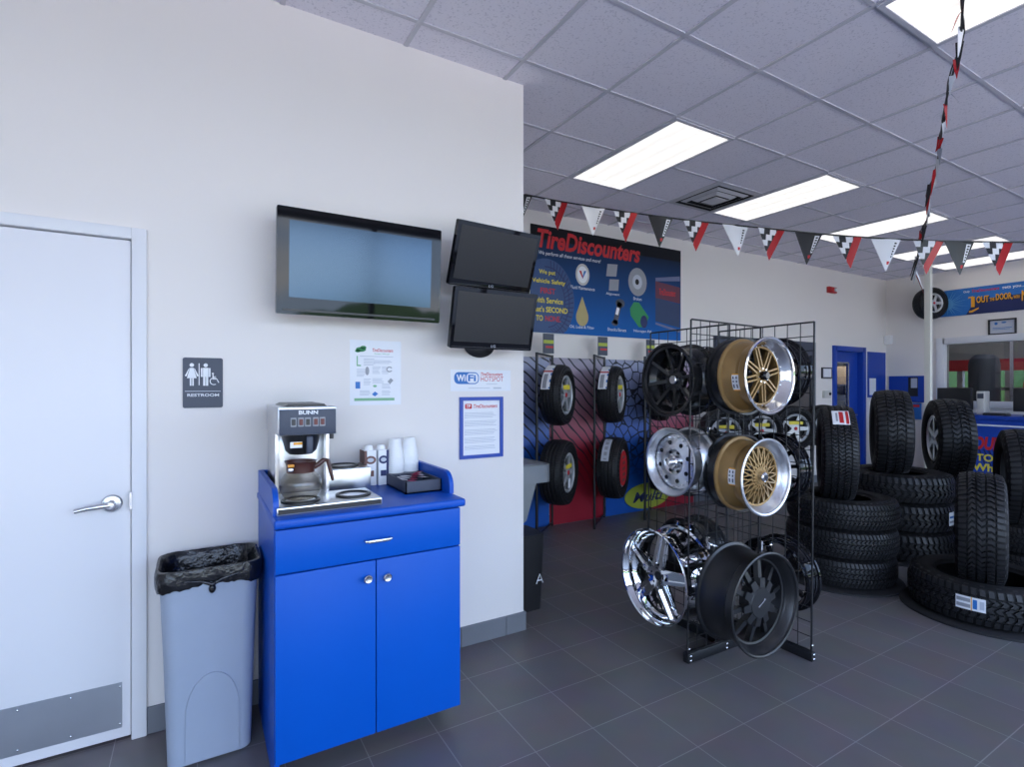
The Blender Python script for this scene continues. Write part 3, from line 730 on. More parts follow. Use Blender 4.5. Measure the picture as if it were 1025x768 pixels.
for (cx, cy, side, n) in ((.856, 2.60, 'left', 8), (.938, 2.615, 'right', 8)):
    for k in range(n):
        if cupme is None:
            b = MB(); P = [(.0435, 0), (.0455, 0), (.0455, .005), (.0435, .006), (.0285, .092), (.026, .095), (0, .095), (0, .093), (.025, .092), (.0415, .006)]
            b.lathe(P, 28, closed=False); o = b.obj('foam_cup', M['foam']); cupme = o.data
        else: o = bpy.data.objects.new('foam_cup', cupme); C.objects.link(o)
        o.location = (cx, cy, z+.0542+k*.0105)
        w_ = 'topmost' if k == n-1 else ('bottom' if k == 0 else 'middle')
        tag(o, {'topmost': 'topmost white foam cup of the %s upside-down stack', 'bottom': 'lowest white foam cup of the %s upside-down stack', 'middle': 'white foam cup within the %s upside-down stack'}[w_] % side, 'cup', 'foam cups in the %s stack' % side)

# ---------------------------------------------------------------- tires
def tread_blocks(b, R, W, N, rows, depth=.015):
    hw = W*.43
    def P(a, v, r):
        rr = r-.016*abs(v)**3; return (rr*cos(a), rr*sin(a), v*hw)
    st = 2*pi/N
    for k in range(N):
        for (v0, v1, shift, slant, fill, off) in rows:
            a0 = (k+off)*st; sl = slant*st
            vm = (v0+v1)/2
            quad = [(a0, v0), (a0+fill*st, v0), (a0+fill*st+sl, v1), (a0+sl, v1)]
            if shift:  # bent block
                quad = [(a0, v0), (a0+fill*st, v0), (a0+fill*st+shift*st, vm), (a0+fill*st+sl, v1), (a0+sl, v1), (a0+shift*st, vm)]
            lo = [b._v(P(a, v, R-depth-.002)) for a, v in quad]; hi = [b._v(P(a, v, R)) for a, v in quad]
            n = len(quad); b._f(hi)
            for i in range(n): b._f([lo[i], lo[(i+1) % n], hi[(i+1) % n], hi[i]])
            if v0 <= -.95 or v1 >= .95:     # lugs wrap over the shoulder
                s = -1 if v0 <= -.95 else 1
                e = [q for q in quad if abs(q[1]) > .95]
                if len(e) == 2 and k % 2 == 0:
                    a_, c_ = e[0][0], e[1][0]
                    q = [P(a_, s, R), P(c_, s, R)]; rr = R-.055; z_ = s*W*.485
                    q2 = [(rr*cos(c_), rr*sin(c_), z_), (rr*cos(a_), rr*sin(a_), z_)]
                    vs = [b._v(x) for x in q+q2]; b._f(vs)
PAT = {
 'highway': (84, [(-1, -.66, 0, .25, .66, 0), (-.56, -.25, .5, .1, .62, .3), (-.16, .16, -.4, .3, .62, .1), (.25, .56, -.5, .1, .62, .55), (.66, 1, 0, -.25, .66, .4)]),
 'allterrain': (54, [(-1, -.62, 0, .15, .56, 0), (-.52, -.12, .55, .30, .56, .3), (-.02, .42, -.55, -.30, .56, .75), (.52, 1, 0, -.15, .56, .5)]),
 'trail': (60, [(-1, -.66, 0, .1, .62, 0), (-.57, -.26, .35, .3, .60, .2), (-.17, .17, -.35, .2, .60, .5), (.26, .57, .35, -.3, .60, .7), (.66, 1, 0, -.1, .62, .5)]),
 'road': (80, [(-1, -.58, 0, .35, .86, 0), (-.50, -.20, 0, .5, .92, .3), (-.13, .13, 0, .0, .96, .1), (.20, .50, 0, -.5, .92, .5), (.58, 1, 0, -.35, .86, .4)]),
}
def tire_proto(name, R, W, r, pat, label, group=None):
    b = MB(); h = W/2
    prof = [(r, -h*.74), (r+.012, -h*.84), ((R+r)/2-.01, -h), (R-.060, -h*.975), (R-.028, -h*.90), (R-.017, -h*.80), (R-.015, -h*.4), (R-.014, 0), (R-.015, h*.4), (R-.017, h*.80), (R-.028, h*.90), (R-.060, h*.975), ((R+r)/2-.01, h), (r+.012, h*.84), (r, h*.74), (r+.02, h*.70), (R-.05, h*.78), (R-.028, 0), (R-.05, -h*.78), (r+.02, -h*.70)]
    b.lathe(prof, 72, closed=True)
    o = b.obj(name, M['rubber'], None, (0, 0, 0), smooth=40)
    # raised bead and lettering ring on both sidewalls
    b = MB()
    N, rows = PAT[pat]; tread_blocks(b, R, W, N, rows)
    b.obj('tread', M['tread'], o, smooth=25)
    b = MB()
    for s in (-1, 1):
        for rr in (r+.022, R-.068):
            b.tube([(rr*cos(2*pi*i/60), rr*sin(2*pi*i/60), s*h*(.90 if rr < (R+r)/2-.03 else .975)) for i in range(60)], .003, 6, closed=True)
    b.obj('sidewall_rib', M['rubber'], o)
    tag(o, label, 'tire', group)
    return o
def put(o, loc, R=None): 
    o.location = loc
    if R is not None: o.rotation_euler = R.to_euler()
    return o
def sticker(par, R, ang, z0, z1, da, m, name='label', stripes=None):
    """a paper label curved round the tread at angle ang"""
    b = MB(); n = 8
    b.grid(lambda u, v: ((R+.0025)*cos(ang+da*(u-.5)), (R+.0025)*sin(ang+da*(u-.5)), z0+(z1-z0)*v), n, 1)
    s = b.obj(name, m, par, smooth=0)
    if stripes:
        for (u0, u1, v0, v1, mm) in stripes:
            b = MB(); b.grid(lambda u, v: ((R+.0035)*cos(ang+da*(u0+(u1-u0)*u-.5)), (R+.0035)*sin(ang+da*(u0+(u1-u0)*u-.5)), z0+(z1-z0)*(v0+(v1-v0)*v)), 4, 1)
            b.obj('print', mm, s, smooth=0)
    return s
def cam_dir(x, y): return math.atan2(-y, -x)

def upright(x, y, zc, yaw): return Matrix.Rotation(yaw, 4, 'Z') @ Matrix.Rotation(radians(90), 4, 'X')   # axis horizontal, tread faces +-local

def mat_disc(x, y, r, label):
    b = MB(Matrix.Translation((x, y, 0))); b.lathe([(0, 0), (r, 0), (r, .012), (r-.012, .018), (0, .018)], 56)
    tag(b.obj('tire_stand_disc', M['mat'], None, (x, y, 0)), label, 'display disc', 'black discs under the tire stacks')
# stack of three behind the wheel rack
S1 = (4.285, 2.26); W1 = .205; R1 = .375
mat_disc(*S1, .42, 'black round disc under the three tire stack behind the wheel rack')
T1 = tire_proto('tire', R1, W1, .20, 'highway', 'bottom tire of the stack right behind the wheel rack', 'tires stacked behind the wheel rack')
put(T1, (S1[0], S1[1], .02+W1/2))
for k, w_ in ((1, 'middle'), (2, 'top')): dup(T1, (S1[0]+.008*k, S1[1]-.006, .02+W1*(k+.5)+.002*k), (0, 0, .3*k), w_+' tire of the stack right behind the wheel rack')
# upright highway tire with red and white tag
def up_tire(proto, x, y, zc, yaw, label, group=None, roll=0, lean=0):
    rot = Matrix.Rotation(yaw, 4, 'Z') @ Matrix.Rotation(lean, 4, 'Y') @ Matrix.Rotation(radians(90), 4, 'X') @ Matrix.Rotation(roll, 4, 'Z')
    return dup(proto, (x, y, zc), rot, label, group)
Z1 = .02+3*W1+.006
yaw_view = lambda x, y, off=0: math.atan2(y, x)-radians(90)+radians(90)+off
def face_axis(x, y, off):
    """axis direction: perpendicular to the line of sight, turned by off"""
    a = math.atan2(y, x)+radians(90)+off
    return Vector((cos(a), sin(a), 0))
def stand(proto, x, y, zc, off, label, group=None, roll=0):
    ax = face_axis(x, y, off)
    q = Matrix(((0, ax.y, ax.x), (0, -ax.x, ax.y), (1, 0, 0)))   # columns: local x->up, y->horizontal, z->axis
    q = Matrix((( 0, ax.y, ax.x), (0, -ax.x, ax.y), (1, 0, 0))).to_4x4() @ Matrix.Rotation(roll, 4, 'Z')
    return dup(proto, (x, y, zc), q, label, group)
TU = tire_proto('tire', .365, .235, .20, 'highway', 'upright tire with red and white tag on the stack behind the wheel rack')
ax = face_axis(4.29, 2.25, radians(6)); TU.location = (4.27, 2.27, Z1+.318)
TU.rotation_euler = Matrix(((0, ax.y, ax.x), (0, -ax.x, ax.y), (1, 0, 0))).to_euler()
ORG[TU] = Vector()
# tag near the top, facing the viewer: local angle 0 is up, viewer side is +-90
def side_of(ax, x, y):
    yl = Vector((ax.y, -ax.x, 0)); return 1 if yl.dot(Vector((-x, -y, 0))) > 0 else -1
sd = side_of(ax, 4.29, 2.25)
s = sticker(TU, .365, sd*radians(38), -.06, .05, radians(24), M['paper'], 'tag', [(.05, .95, .05, .22, M['red']), (.1, .9, .35, .6, M['red']), (.2, .8, .68, .8, M['grey'])])
# stack two: wide all terrain tires
S2 = (5.35, 2.33); W2 = .235; R2 = .41
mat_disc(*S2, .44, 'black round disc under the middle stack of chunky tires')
T2 = tire_proto('tire', R2, W2, .21, 'allterrain', 'bottom chunky tire of the middle stack left of the lying front tire', 'chunky tires stacked in the middle')
put(T2, (*S2, .02+W2/2))
for k, w_ in ((1, 'middle'), (2, 'top')):
    o = dup(T2, (S2[0]+.01*k, S2[1]+.01, .02+W2*(k+.5)+.002*k), (0, 0, .4*k), w_+' chunky tire of the middle stack left of the lying front tire')
    if k == 1:
        ORG[o] = Vector(); a = cam_dir(*S2)+radians(66)-.4
        sticker(o, R2, a, -.05, .06, radians(12), M['paper'], 'tag', [(.1, .9, .2, .35, M['grey']), (.1, .9, .55, .7, M['bluep'])])
Z2 = .02+3*W2+.006
TA = tire_proto('tire', .372, .275, .21, 'allterrain', 'upright chunky tire in front of the blue doorway, on the middle stack')
ax = face_axis(5.33, 2.36, radians(6)); TA.location = (5.33, 2.365, Z2+.338); TA.rotation_euler = Matrix(((0, ax.y, ax.x), (0, -ax.x, ax.y), (1, 0, 0))).to_euler()
# far stack, mostly hidden, carrying an upright tire with its wheel showing
S4 = (6.22, 2.24)
mat_disc(*S4, .42, 'black round disc under the far tire stack nearest the counter')
for k, w_ in ((0, 'bottom'), (1, 'middle'), (2, 'top')): dup(T1, (S4[0], S4[1], .02+W1*(k+.5)+.002*k), (0, 0, .5*k), w_+' tire of the far stack nearest the counter', 'tires in the far stack')

# ---------------------------------------------------------------- wheels
def rim(name, R, W, mbar, label, group=None, barrel_in=None):
    h = W/2; b = MB()
    P = [(R, h), (R-.002, h-.010), (R-.014, h-.015), (R-.018, h-.05), (R-.034, h-.065), (R-.036, -h+.08), (R-.020, -h+.055), (R-.015, -h+.015), (R-.002, -h+.010), (R, -h), (R-.010, -h), (R-.026, -h+.02), (R-.042, -h+.07), (R-.044, h-.075), (R-.026, h-.055), (R-.012, h-.001)]
    b.lathe(P, 64, closed=True)
    return tag(b.obj(name, mbar, None, (0, 0, 0)), label, 'wheel', group)
def bar(b, a, r0, r1, w0, w1, z0, z1, t0=.014, t1=.014, da=0):
    """a spoke from radius r0 at angle a to r1 at angle a+da"""
    p0 = Vector((r0*cos(a), r0*sin(a), z0)); p1 = Vector((r1*cos(a+da), r1*sin(a+da), z1))
    d = (p1-p0); d.z = 0; d.normalize(); s = Vector((-d.y, d.x, 0)); up = Vector((0, 0, 1))
    A = [p0+s*w0/2, p0-s*w0/2, p0-s*w0*.35-up*t0, p0+s*w0*.35-up*t0]; B = [p1+s*w1/2, p1-s*w1/2, p1-s*w1*.35-up*t1, p1+s*w1*.35-up*t1]
    a_ = [b._v(x) for x in A]; c_ = [b._v(x) for x in B]
    b._f(a_); b._f(c_[::-1])
    for i in range(4): b._f([a_[i], a_[(i+1) % 4], c_[(i+1) % 4], c_[i]])
def disc(b, r, z0, z1, seg=32, bev=.004): b.lathe([(0, z0), (r, z0), (r, z1-bev), (r-bev, z1), (0, z1)], seg)
def lip(par, R, W, depth, m, name='lip', ri=None):
    h = W/2; ri = ri or R-.040; b = MB(); b.lathe([(R-.001, h-.006), (R+.0005, h+.001), (R-.006, h+.004), (R-.013, h+.001), (R-.022, h-.02), (ri+.004, h-depth+.006), (ri, h-depth), (ri, h-depth-.006), (R-.030, h-.026), (R-.018, h-.01)], 64, closed=True); return b.obj(name, m, par)
def paper_on_barrel(par, R, W, ang, m=None):
    b = MB(); r = R-.028; da = .52
    b.grid(lambda u, v: (r*cos(ang+da*(u-.5)), r*sin(ang+da*(u-.5)), -.045+.075*v), 6, 1); s = b.obj('sticker', M['orange'], par, smooth=0)
    b = MB(); r2 = r+.001
    b.grid(lambda u, v: (r2*cos(ang+da*.86*(u-.5)), r2*sin(ang+da*.86*(u-.5)), -.040+.065*v), 6, 1); b.obj('sticker_face', M['paper'], s, smooth=0)
    b = MB(); r3 = r+.002
    for q in range(3):
        z_ = -.03+.019*q
        for (u0, u1) in ((.15, .3), (.38, .5), (.6, .82)): b.grid(lambda u, v: (r3*cos(ang+da*(u0+(u1-u0)*u-.5)), r3*sin(ang+da*(u0+(u1-u0)*u-.5)), z_+.008*v), 3, 1)
    b.obj('sticker_print', M['sign'], s, smooth=0)
def lugs(b, n, r, z, rr=.008, h=.01):
    for k in range(n):
        a = 2*pi*k/n+.2; b.cyl((r*cos(a), r*sin(a), z), (r*cos(a), r*sin(a), z+h), rr, rr*.8, 8)

def wheel_star(R, W, label):          # gold, pairs of spokes like a star
    o = rim('alloy_wheel', R, W, M['gold'], label); h = W/2; zf = h-.056; ri = R*.75
    lip(o, R, W, .055, M['polish'], 'polished_lip', ri)
    b = MB(); n = 8
    for k in range(n):
        a = 2*pi*k/n+.2
        for s in (-1, 1): bar(b, a+s*.34, .036, ri, .008, .008, zf+.010, zf-.002, .02, .02, da=-s*.27)
    b.lathe([(ri+.002, zf+.002), (ri-.006, zf), (ri-.006, zf-.02), (ri+.002, zf-.022)], 64, closed=True)
    disc(b, .044, zf-.02, zf+.010); b.obj('spokes', M['gold'], o, smooth=30)
    b = MB(); lugs(b, 8, .036, zf+.010, .005, .007); b.obj('lug_nut', M['chrome'], o)
    b = MB(); disc(b, .024, zf+.009, zf+.040, bev=.008); b.obj('centre_cap', M['black_gloss'], o)
    r_ = ri+.006; first = None
    for k in range(20):
        a = 2*pi*k/20
        if first is None:
            b = MB(); b.cyl((r_, 0, zf+.001), (r_-.003, 0, zf+.009), .004, .003, 6); first = b.obj('rim_bolt', M['bolt'], o)
        else:
            c = first.copy(); C.objects.link(c); c.parent = o; c.rotation_euler = (0, 0, a)
    return o
def wheel_mesh(R, W, label):          # gold lattice
    o = rim('alloy_wheel', R, W, M['gold'], label); h = W/2; zf = h-.050; ri = R*.77
    lip(o, R, W, .050, M['alu'], 'satin_lip', ri)
    b = MB(); n = 20
    for k in range(n):
        a = 2*pi*k/n
        bar(b, a, .034, ri, .006, .0065, zf+.018, zf, .010, .016, da=.62); bar(b, a, .034, ri, .006, .0065, zf+.017, zf-.001, .010, .016, da=-.62)
    b.lathe([(ri+.002, zf+.002), (ri-.008, zf), (ri-.008, zf-.02), (ri+.002, zf-.022)], 64, closed=True)
    disc(b, .042, zf-.015, zf+.017); b.obj('mesh_spokes', M['gold'], o, smooth=30)
    b = MB(); disc(b, .025, zf+.016, zf+.044, 8, .006); b.obj('centre_cap', M['chrome'], o)
    return o
def wheel_spoke(R, W, label, n, m, mcap, wsp, concave=.03, twin=False):
    o = rim('alloy_wheel', R, W, m, label); h = W/2; zf = h-.012; ri = R-.020
    b = MB()
    for k in range(n):
        a = 2*pi*k/n+.15
        if twin: bar(b, a-.05, .05, ri, wsp, wsp, zf-concave, zf-.008, .03, .02, da=-.05); bar(b, a+.05, .05, ri, wsp, wsp, zf-concave, zf-.008, .03, .02, da=.05)
        else: bar(b, a, .045, ri, wsp*1.25, wsp, zf-concave, zf-.008, .035, .02)
    b.lathe([(R-.010, zf+.004), (R-.028, zf-.004), (R-.03, zf-.02), (R-.012, zf-.02)], 64, closed=True)
    disc(b, .068, zf-concave-.035, zf-concave+.001); b.obj('spokes', m, o, smooth=30)
    b = MB(); lugs(b, 5, .046, zf-concave, .009, .003); b.obj('lug_hole', M['dark_gap'], o)
    b = MB(); disc(b, .026, zf-concave, zf-concave+.014, 24, .004); b.obj('centre_cap', mcap, o)
    return o
def ring_of(o, n, r_, zf, name, m, a0=0):
    first = None
    for k in range(n):
        if first is None:
            b = MB(); b.cyl((r_, 0, zf-.004), (r_, 0, zf+.006), .0045, .003, 6); first = b.obj(name, m, o); first.rotation_euler = (0, 0, a0)
        else:
            c = first.copy(); C.objects.link(c); c.parent = o; c.rotation_euler = (0, 0, a0+2*pi*k/n)
def wheel_modular(R, W, label):       # polished steel style disc with round holes
    o = rim('alloy_wheel', R, W, M['alu'], label); h = W/2; zf = h-.034; ri = R-.034
    lip(o, R, W, .034, M['alu'], 'polished_lip', R-.034)
    b = MB(); b.lathe([(0, zf-.01), (.055, zf-.01), (.072, zf+.006), (ri-.03, zf), (ri+.002, zf-.012), (ri+.002, zf-.022), (0, zf-.022)], 56); b.obj('face_disc', M['alu'], o)
    b = MB()
    for k in range(8):
        a = 2*pi*k/8+.25; r_ = .108; b.cyl((r_*cos(a), r_*sin(a), zf-.005), (r_*cos(a), r_*sin(a), zf+.0055), .012, .012, 14)
    b.obj('vent_hole', M['dark_gap'], o)
    ring_of(o, 24, ri-.018, zf, 'rivet', M['bolt'])
    b = MB(); disc(b, .040, zf-.01, zf+.022, 40, .006); disc(b, .020, zf+.02, zf+.045, 24, .004); b.obj('centre_cap', M['chrome'], o)
    b = MB()
    for k in range(6):
        a = 2*pi*k/6; b.cyl((.058*cos(a), .058*sin(a), zf-.005), (.058*cos(a), .058*sin(a), zf+.003), .009, .009, 12)
    b.obj('lug_hole', M['dark_gap'], o)
    return o
def wheel_five(R, W, label):          # chrome, five broad split spokes
    o = rim('alloy_wheel', R, W, M['chrome'], label); h = W/2; zf = h-.03; ri = R-.030
    lip(o, R, W, .05, M['chrome'], 'polished_lip', R-.034)
    b = MB()
    for k in range(5):
        a = 2*pi*k/5+.05
        bar(b, a, .055, ri, .080, .056, zf-.010, zf-.026, .04, .03)
        for s in (-1, 1): bar(b, a+s*.50, .060, ri, .020, .016, zf+.004, zf-.014, .03, .03, da=-s*.41)
    b.lathe([(0, zf-.03), (.062, zf-.03), (.075, zf-.01), (.070, zf+.003), (.045, zf-.006), (.030, zf-.012), (0, zf-.012)], 40)
    b.obj('spokes', M['chrome'], o, smooth=30)
    b = MB(); lugs(b, 5, .050, zf-.008, .010, .004); disc(b, .026, zf-.014, zf-.008); b.obj('centre_bore', M['dark_gap'], o)
    ring_of(o, 20, R-.036, h-.050, 'rivet', M['chrome'], .1)
    b = MB(); a = -.4; r_ = R-.0335; b.grid(lambda u, v: ((r_+.002)*cos(a+.06*(u-.5)), (r_+.002)*sin(a+.06*(u-.5)), -.01+.02*v), 4, 1); b.obj('round_sticker', M['green'], o)
    return o
def wheel_black_deep(R, W, label):    # matte black, deep dish, eight blocky spokes
    o = rim('alloy_wheel', R, W, M['black_matte'], label); h = W/2; zf = h-.055; ri = R*.83
    lip(o, R, W, .052, M['black_matte'], 'deep_lip', ri)
    b = MB()
    for k in range(10):
        a = 2*pi*k/10
        bar(b, a, .085, ri, .028, .020, zf+.012, zf-.012, .03, .03)
        bar(b, a, .070, .118, .040, .036, zf+.026, zf+.020, .03, .03)
    b.lathe([(ri+.002, zf+.002), (ri-.010, zf-.002), (ri-.010, zf-.03), (ri+.002, zf-.03)], 64, closed=True)
    disc(b, .082, zf-.04, zf+.028, 40, .010); b.obj('spokes', M['black_matte'], o, smooth=30)
    b = MB(); fr2 = lambda u, v, d: (u, v, d)
    b.prism([(-.030, -.010), (-.022, -.016), (.030, .006), (.028, .016), (.018, .012), (.018, .006), (-.022, -.008)], fr2, zf+.028, zf+.030); b.obj('slash_mark', M['nickel'], o, smooth=0)
    return o
def hang(o, c, ax, roll=0):
    """c is the centre of the outer face; ax points outwards"""
    ax = Vector(ax).normalized(); up = Vector((0, 0, 1)); y = (up-ax*up.dot(ax)).normalized(); x = y.cross(ax)
    q = Matrix(((x.x, y.x, ax.x), (x.y, y.y, ax.y), (x.z, y.z, ax.z))).to_4x4() @ Matrix.Rotation(roll, 4, 'Z')
    o.rotation_euler = q.to_euler(); return q
def hung(fn, face, ax, W, roll=0):
    q = hang(fn, face, ax, roll); fn.location = Vector(face)-Vector(ax).normalized()*W/2; return fn

AF = (-.03, -1, 0)
g1 = wheel_star(.200, .165, 'gold star-spoke wheel with polished lip, upper on the wire rack')
paper_on_barrel(g1, .200, .165, radians(192)); hung(g1, (2.522, 1.665, 1.531), AF, .165)
g2 = wheel_mesh(.198, .165, 'gold lattice-spoke wheel hanging under the gold star-spoke one')
paper_on_barrel(g2, .198, .165, radians(178)); hung(g2, (2.496, 1.668, 1.012), AF, .165)
b3 = wheel_black_deep(.254, .215, 'matte black deep-dish wheel at the bottom right of the wire rack')
hung(b3, (2.390, 1.600, .410), AF, .215, .15)
AL = (-1, .06, 0)
k1 = wheel_spoke(.206, .18, 'black thin-spoke wheel at the upper left of the wire rack', 8, M['satin_black'], M['chrome'], .017, .045)
hung(k1, (2.265, 2.125, 1.512), AL, .18)
k2 = wheel_modular(.190, .17, 'bright silver wheel with round holes below the black thin-spoke wheel')
hung(k2, (2.258, 2.097, 1.055), AL, .17)
k3 = wheel_five(.272, .215, 'chrome five-spoke wheel at the lower left of the wire rack')
hung(k3, (2.245, 2.215, .382), AL, .215, .125)
s1 = wheel_spoke(.208, .10, 'black wheel sandwiched between the wire grid and the gold star-spoke wheel', 9, M['black_matte'], M['nickel'], .022, .03)
hung(s1, (2.570, 1.832, 1.528), AF, .10)
s2 = dup(s1, None, None, 'black wheel sandwiched between the wire grid and the gold lattice-spoke wheel'); hung(s2, (2.545, 1.832, 1.008), AF, .10, .3)
# wheels hung on the far sides, seen through the wires
AR = (1, 0, 0)
r1 = wheel_spoke(.208, .13, 'gloss black wheel behind the gold star-spoke wheel, right side of rack', 10, M['black_gloss'], M['nickel'], .020, .03)
hung(r1, (3.035, 1.955, 1.560), AR, .13)
r2 = dup(r1, None, None, 'gloss black wheel behind the gold lattice-spoke wheel, right side of rack'); hung(r2, (3.035, 1.955, .985), AR, .13, .3)
r3 = wheel_spoke(.225, .14, 'gloss black wheel behind the matte black deep-dish wheel', 7, M['black_gloss'], M['nickel'], .024, .03)
hung(r3, (3.055, 1.93, .355), AR, .14); ORG[r3] = Vector()
paper_on_barrel(r3, .225, .14, radians(70))
m1 = wheel_spoke(.212, .18, 'black wheel inside the wire rack left of the gold star-spoke wheel', 8, M['black_matte'], M['nickel'], .022, .03)
hung(m1, (2.815, 2.32, 1.52), AR, .18)
m2 = dup(m1, None, None, 'black wheel inside the wire rack behind the silver wheel'); hung(m2, (2.815, 2.32, 1.0), AR, .18, .2)
m3 = dup(m1, None, None, 'black wheel inside the wire rack behind the chrome wheel'); hung(m3, (2.815, 2.34, .43), AR, .18, .5)

# wire rack
RY, RC, RB = 1.964, 2.575, 2.848
t = thing('wheel_rack', 'black wire grid rack with wheels hung on it', 'display rack', (2.55, RY, 0)); t.rotation_euler = (0, radians(.9), 0)
def grid_panel(fr, w, h, name='grid_panel'):
    b = MB(); z0 = .05; nx, nz = int(round(w/.0762)), int(round((h-z0)/.0762)); r = .0026
    for i in range(nx+1):
        u = w*i/nx; rr = .0055 if i in (0, nx) else r; b.cyl(fr(u, z0, 0), fr(u, h, 0), rr, seg=6)
    for j in range(nz+1):
        v = z0+(h-z0)*j/nz; rr = .005 if j in (0, nz) else r; b.cyl(fr(0, v, .004), fr(w, v, .004), rr, seg=6)
    b.obj(name, M['wire'], t)
grid_panel(Fr((2.249, RY, 0), WX, WZ), RB-2.249, 1.83)
grid_panel(Fr((RB, 1.645, 0), (0, 1, 0), WZ), .61, 1.83)
grid_panel(Fr((RC, RY+.008, 0), (0, 1, 0), WZ), .61, 1.83)
def foot(x0, x1, y0, y1): MB().box(x0, x1, y0, y1, .0, .052, .004).obj('base_leg', M['black_matte'], t)
foot(2.235, RB, RY-.018, RY+.018); foot(RB-.018, RB+.018, 1.632, RY-.018); foot(RB-.018, RB+.018, RY+.018, 2.26); foot(RC-.018, RC+.018, RY+.018, 2.58)
b = MB()
for (x, y) in ((2.252, RY-.021), (2.545, RY-.021)):
    for z in (.016, .040): b.sphere((x, y, z), .007, .005, .007, 10, 6)
for z in (.016, .040): b.sphere((RB, 1.630, z), .007, .005, .007, 10, 6)
b.sphere((2.249, RY-.012, .075), .007, .006, .007, 10, 6); b.sphere((RB, 1.640, .085), .007, .006, .007, 10, 6)
b.obj('bolt', M['bolt'], t)
def hook(p0, p1):
    b = MB(); p0, p1 = Vector(p0), Vector(p1); b.tube([p0, p1, p1+Vector((0, 0, .03))], .006, 8); d = (p1-p0).normalized(); s = d.cross(Vector((0, 0, 1)))
    q = p0; b.cyl(q-Vector((0, 0, .03)), q+Vector((0, 0, .03)), .011, seg=8); b.obj('wheel_hook', M['chrome'], t)
for (x, z, R) in ((2.522, 1.531, .165), (2.496, 1.012, .163), (2.39, .410, .215)): hook((x, RY-.012, z+R-.006), (x, 1.80, z+R-.012))
for (y, z, R) in ((2.118, 1.512, .170), (2.092, 1.055, .155), (2.215, .382, .235)): hook((RC-.012, y, z+R-.006), (2.44, y, z+R-.012))
for (z, R) in ((1.56, .172), (.985, .172), (.355, .188)): hook((RB+.012, 1.955, z+R-.006), (2.96, 1.955, z+R-.012))
for (z, R, y) in ((1.52, .176, 2.32), (1.0, .176, 2.32), (.43, .176, 2.34)): hook((RC+.012, y, z+R-.006), (2.68, y, z+R-.012))

# upright tire with its wheel on the far stack
def fit_wheel(tire, r, W, m, spokes, mcap, side=1, big=False, tagm=None):
    """a wheel mounted in a tire: parts of that tire"""
    b = MB(); h = W*.40*side; s = side
    b.lathe([(r+.004, h), (r-.006, h+.006*s), (r-.014, h), (r-.020, h-.05*s), (r-.02, -h*.8), (r+.004, -h*.8)], 40); w = b.obj('wheel_barrel', m, tire)
    b = MB(Matrix.Diagonal((1, 1, s, 1)) if s < 0 else None)
    hh = abs(h)
    for k in range(spokes):
        a = 2*pi*k/spokes; bar(b, a, .03, r-.014, .060, .042, hh-.004, hh-.002, .03, .02)
    disc(b, .06, hh-.05, hh-.003); b.lathe([(r-.010, hh), (r-.026, hh-.008), (r-.026, hh-.02), (r-.012, hh-.02)], 40, closed=True)
    b.obj('wheel_spokes', m, tire, smooth=30)
    b = MB(); b.lathe([(0, h-.06*s), (r-.022, h-.06*s)], 32); b.obj('wheel_back', M['dark_gap'], tire)
    b = MB(Matrix.Diagonal((1, 1, s, 1)) if s < 0 else None); disc(b, .024, hh-.02, hh+.004); b.obj('centre_cap', mcap, tire)
TW = tire_proto('tire', .370, .275, .215, 'allterrain', 'upright chunky tire with silver wheel in front of the counter')
ax = face_axis(6.05, 2.2, radians(14)); TW.location = (6.03, 2.20, .02+3*W1+.006+.345)
TW.rotation_euler = Matrix(((0, ax.y, ax.x), (0, -ax.x, ax.y), (1, 0, 0))).to_euler()
ORG[TW] = Vector(); fit_wheel(TW, .212, .275, M['alu'], 6, M['nickel'], 1)

# front group: lying tire, upright tire standing in it
S3 = (4.43, 1.42); R3 = .405; W3 = .25
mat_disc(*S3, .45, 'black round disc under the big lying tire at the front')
T3 = tire_proto('tire', R3, W3, .245, 'trail', 'big tire lying on the floor with a white and blue label')
put(T3, (*S3, .02+W3/2)); ORG[T3] = Vector()
a = cam_dir(*S3)-radians(9)
sticker(T3, R3, a, -.025, .055, radians(20), M['paper'], 'label', [(.03, .5, .15, .42, M['grey']), (.03, .5, .58, .85, M['grey']), (.52, .55, .0, 1, M['orange']), (.58, .72, .15, .85, M['bluep']), (.80, .95, .2, .8, M['ltgrey'])])
TT = tire_proto('tire', .362, .250, .21, 'trail', 'upright tire standing inside the big lying tire')
ax = face_axis(*S3, radians(1)); TT.location = (4.40, 1.43, .552); TT.rotation_euler = Matrix(((0, ax.y, ax.x), (0, -ax.x, ax.y), (1, 0, 0))).to_euler()
S5 = (5.60, 1.50)
mat_disc(*S5, .42, 'black round disc under the tire stack at the right photo edge')
for k, w_ in ((0, 'lower'), (1, 'upper')): dup(T1, (S5[0], S5[1], .02+W1*(k+.5)+.002*k), (0, 0, .7*k), w_+' lying tire under the upright tire at the right edge', 'lying tires at the right edge')
stand(TA, 5.47, 1.52, .02+2*W1+.008+.335, radians(9), 'upright chunky tire cut off by the right edge of the photo')

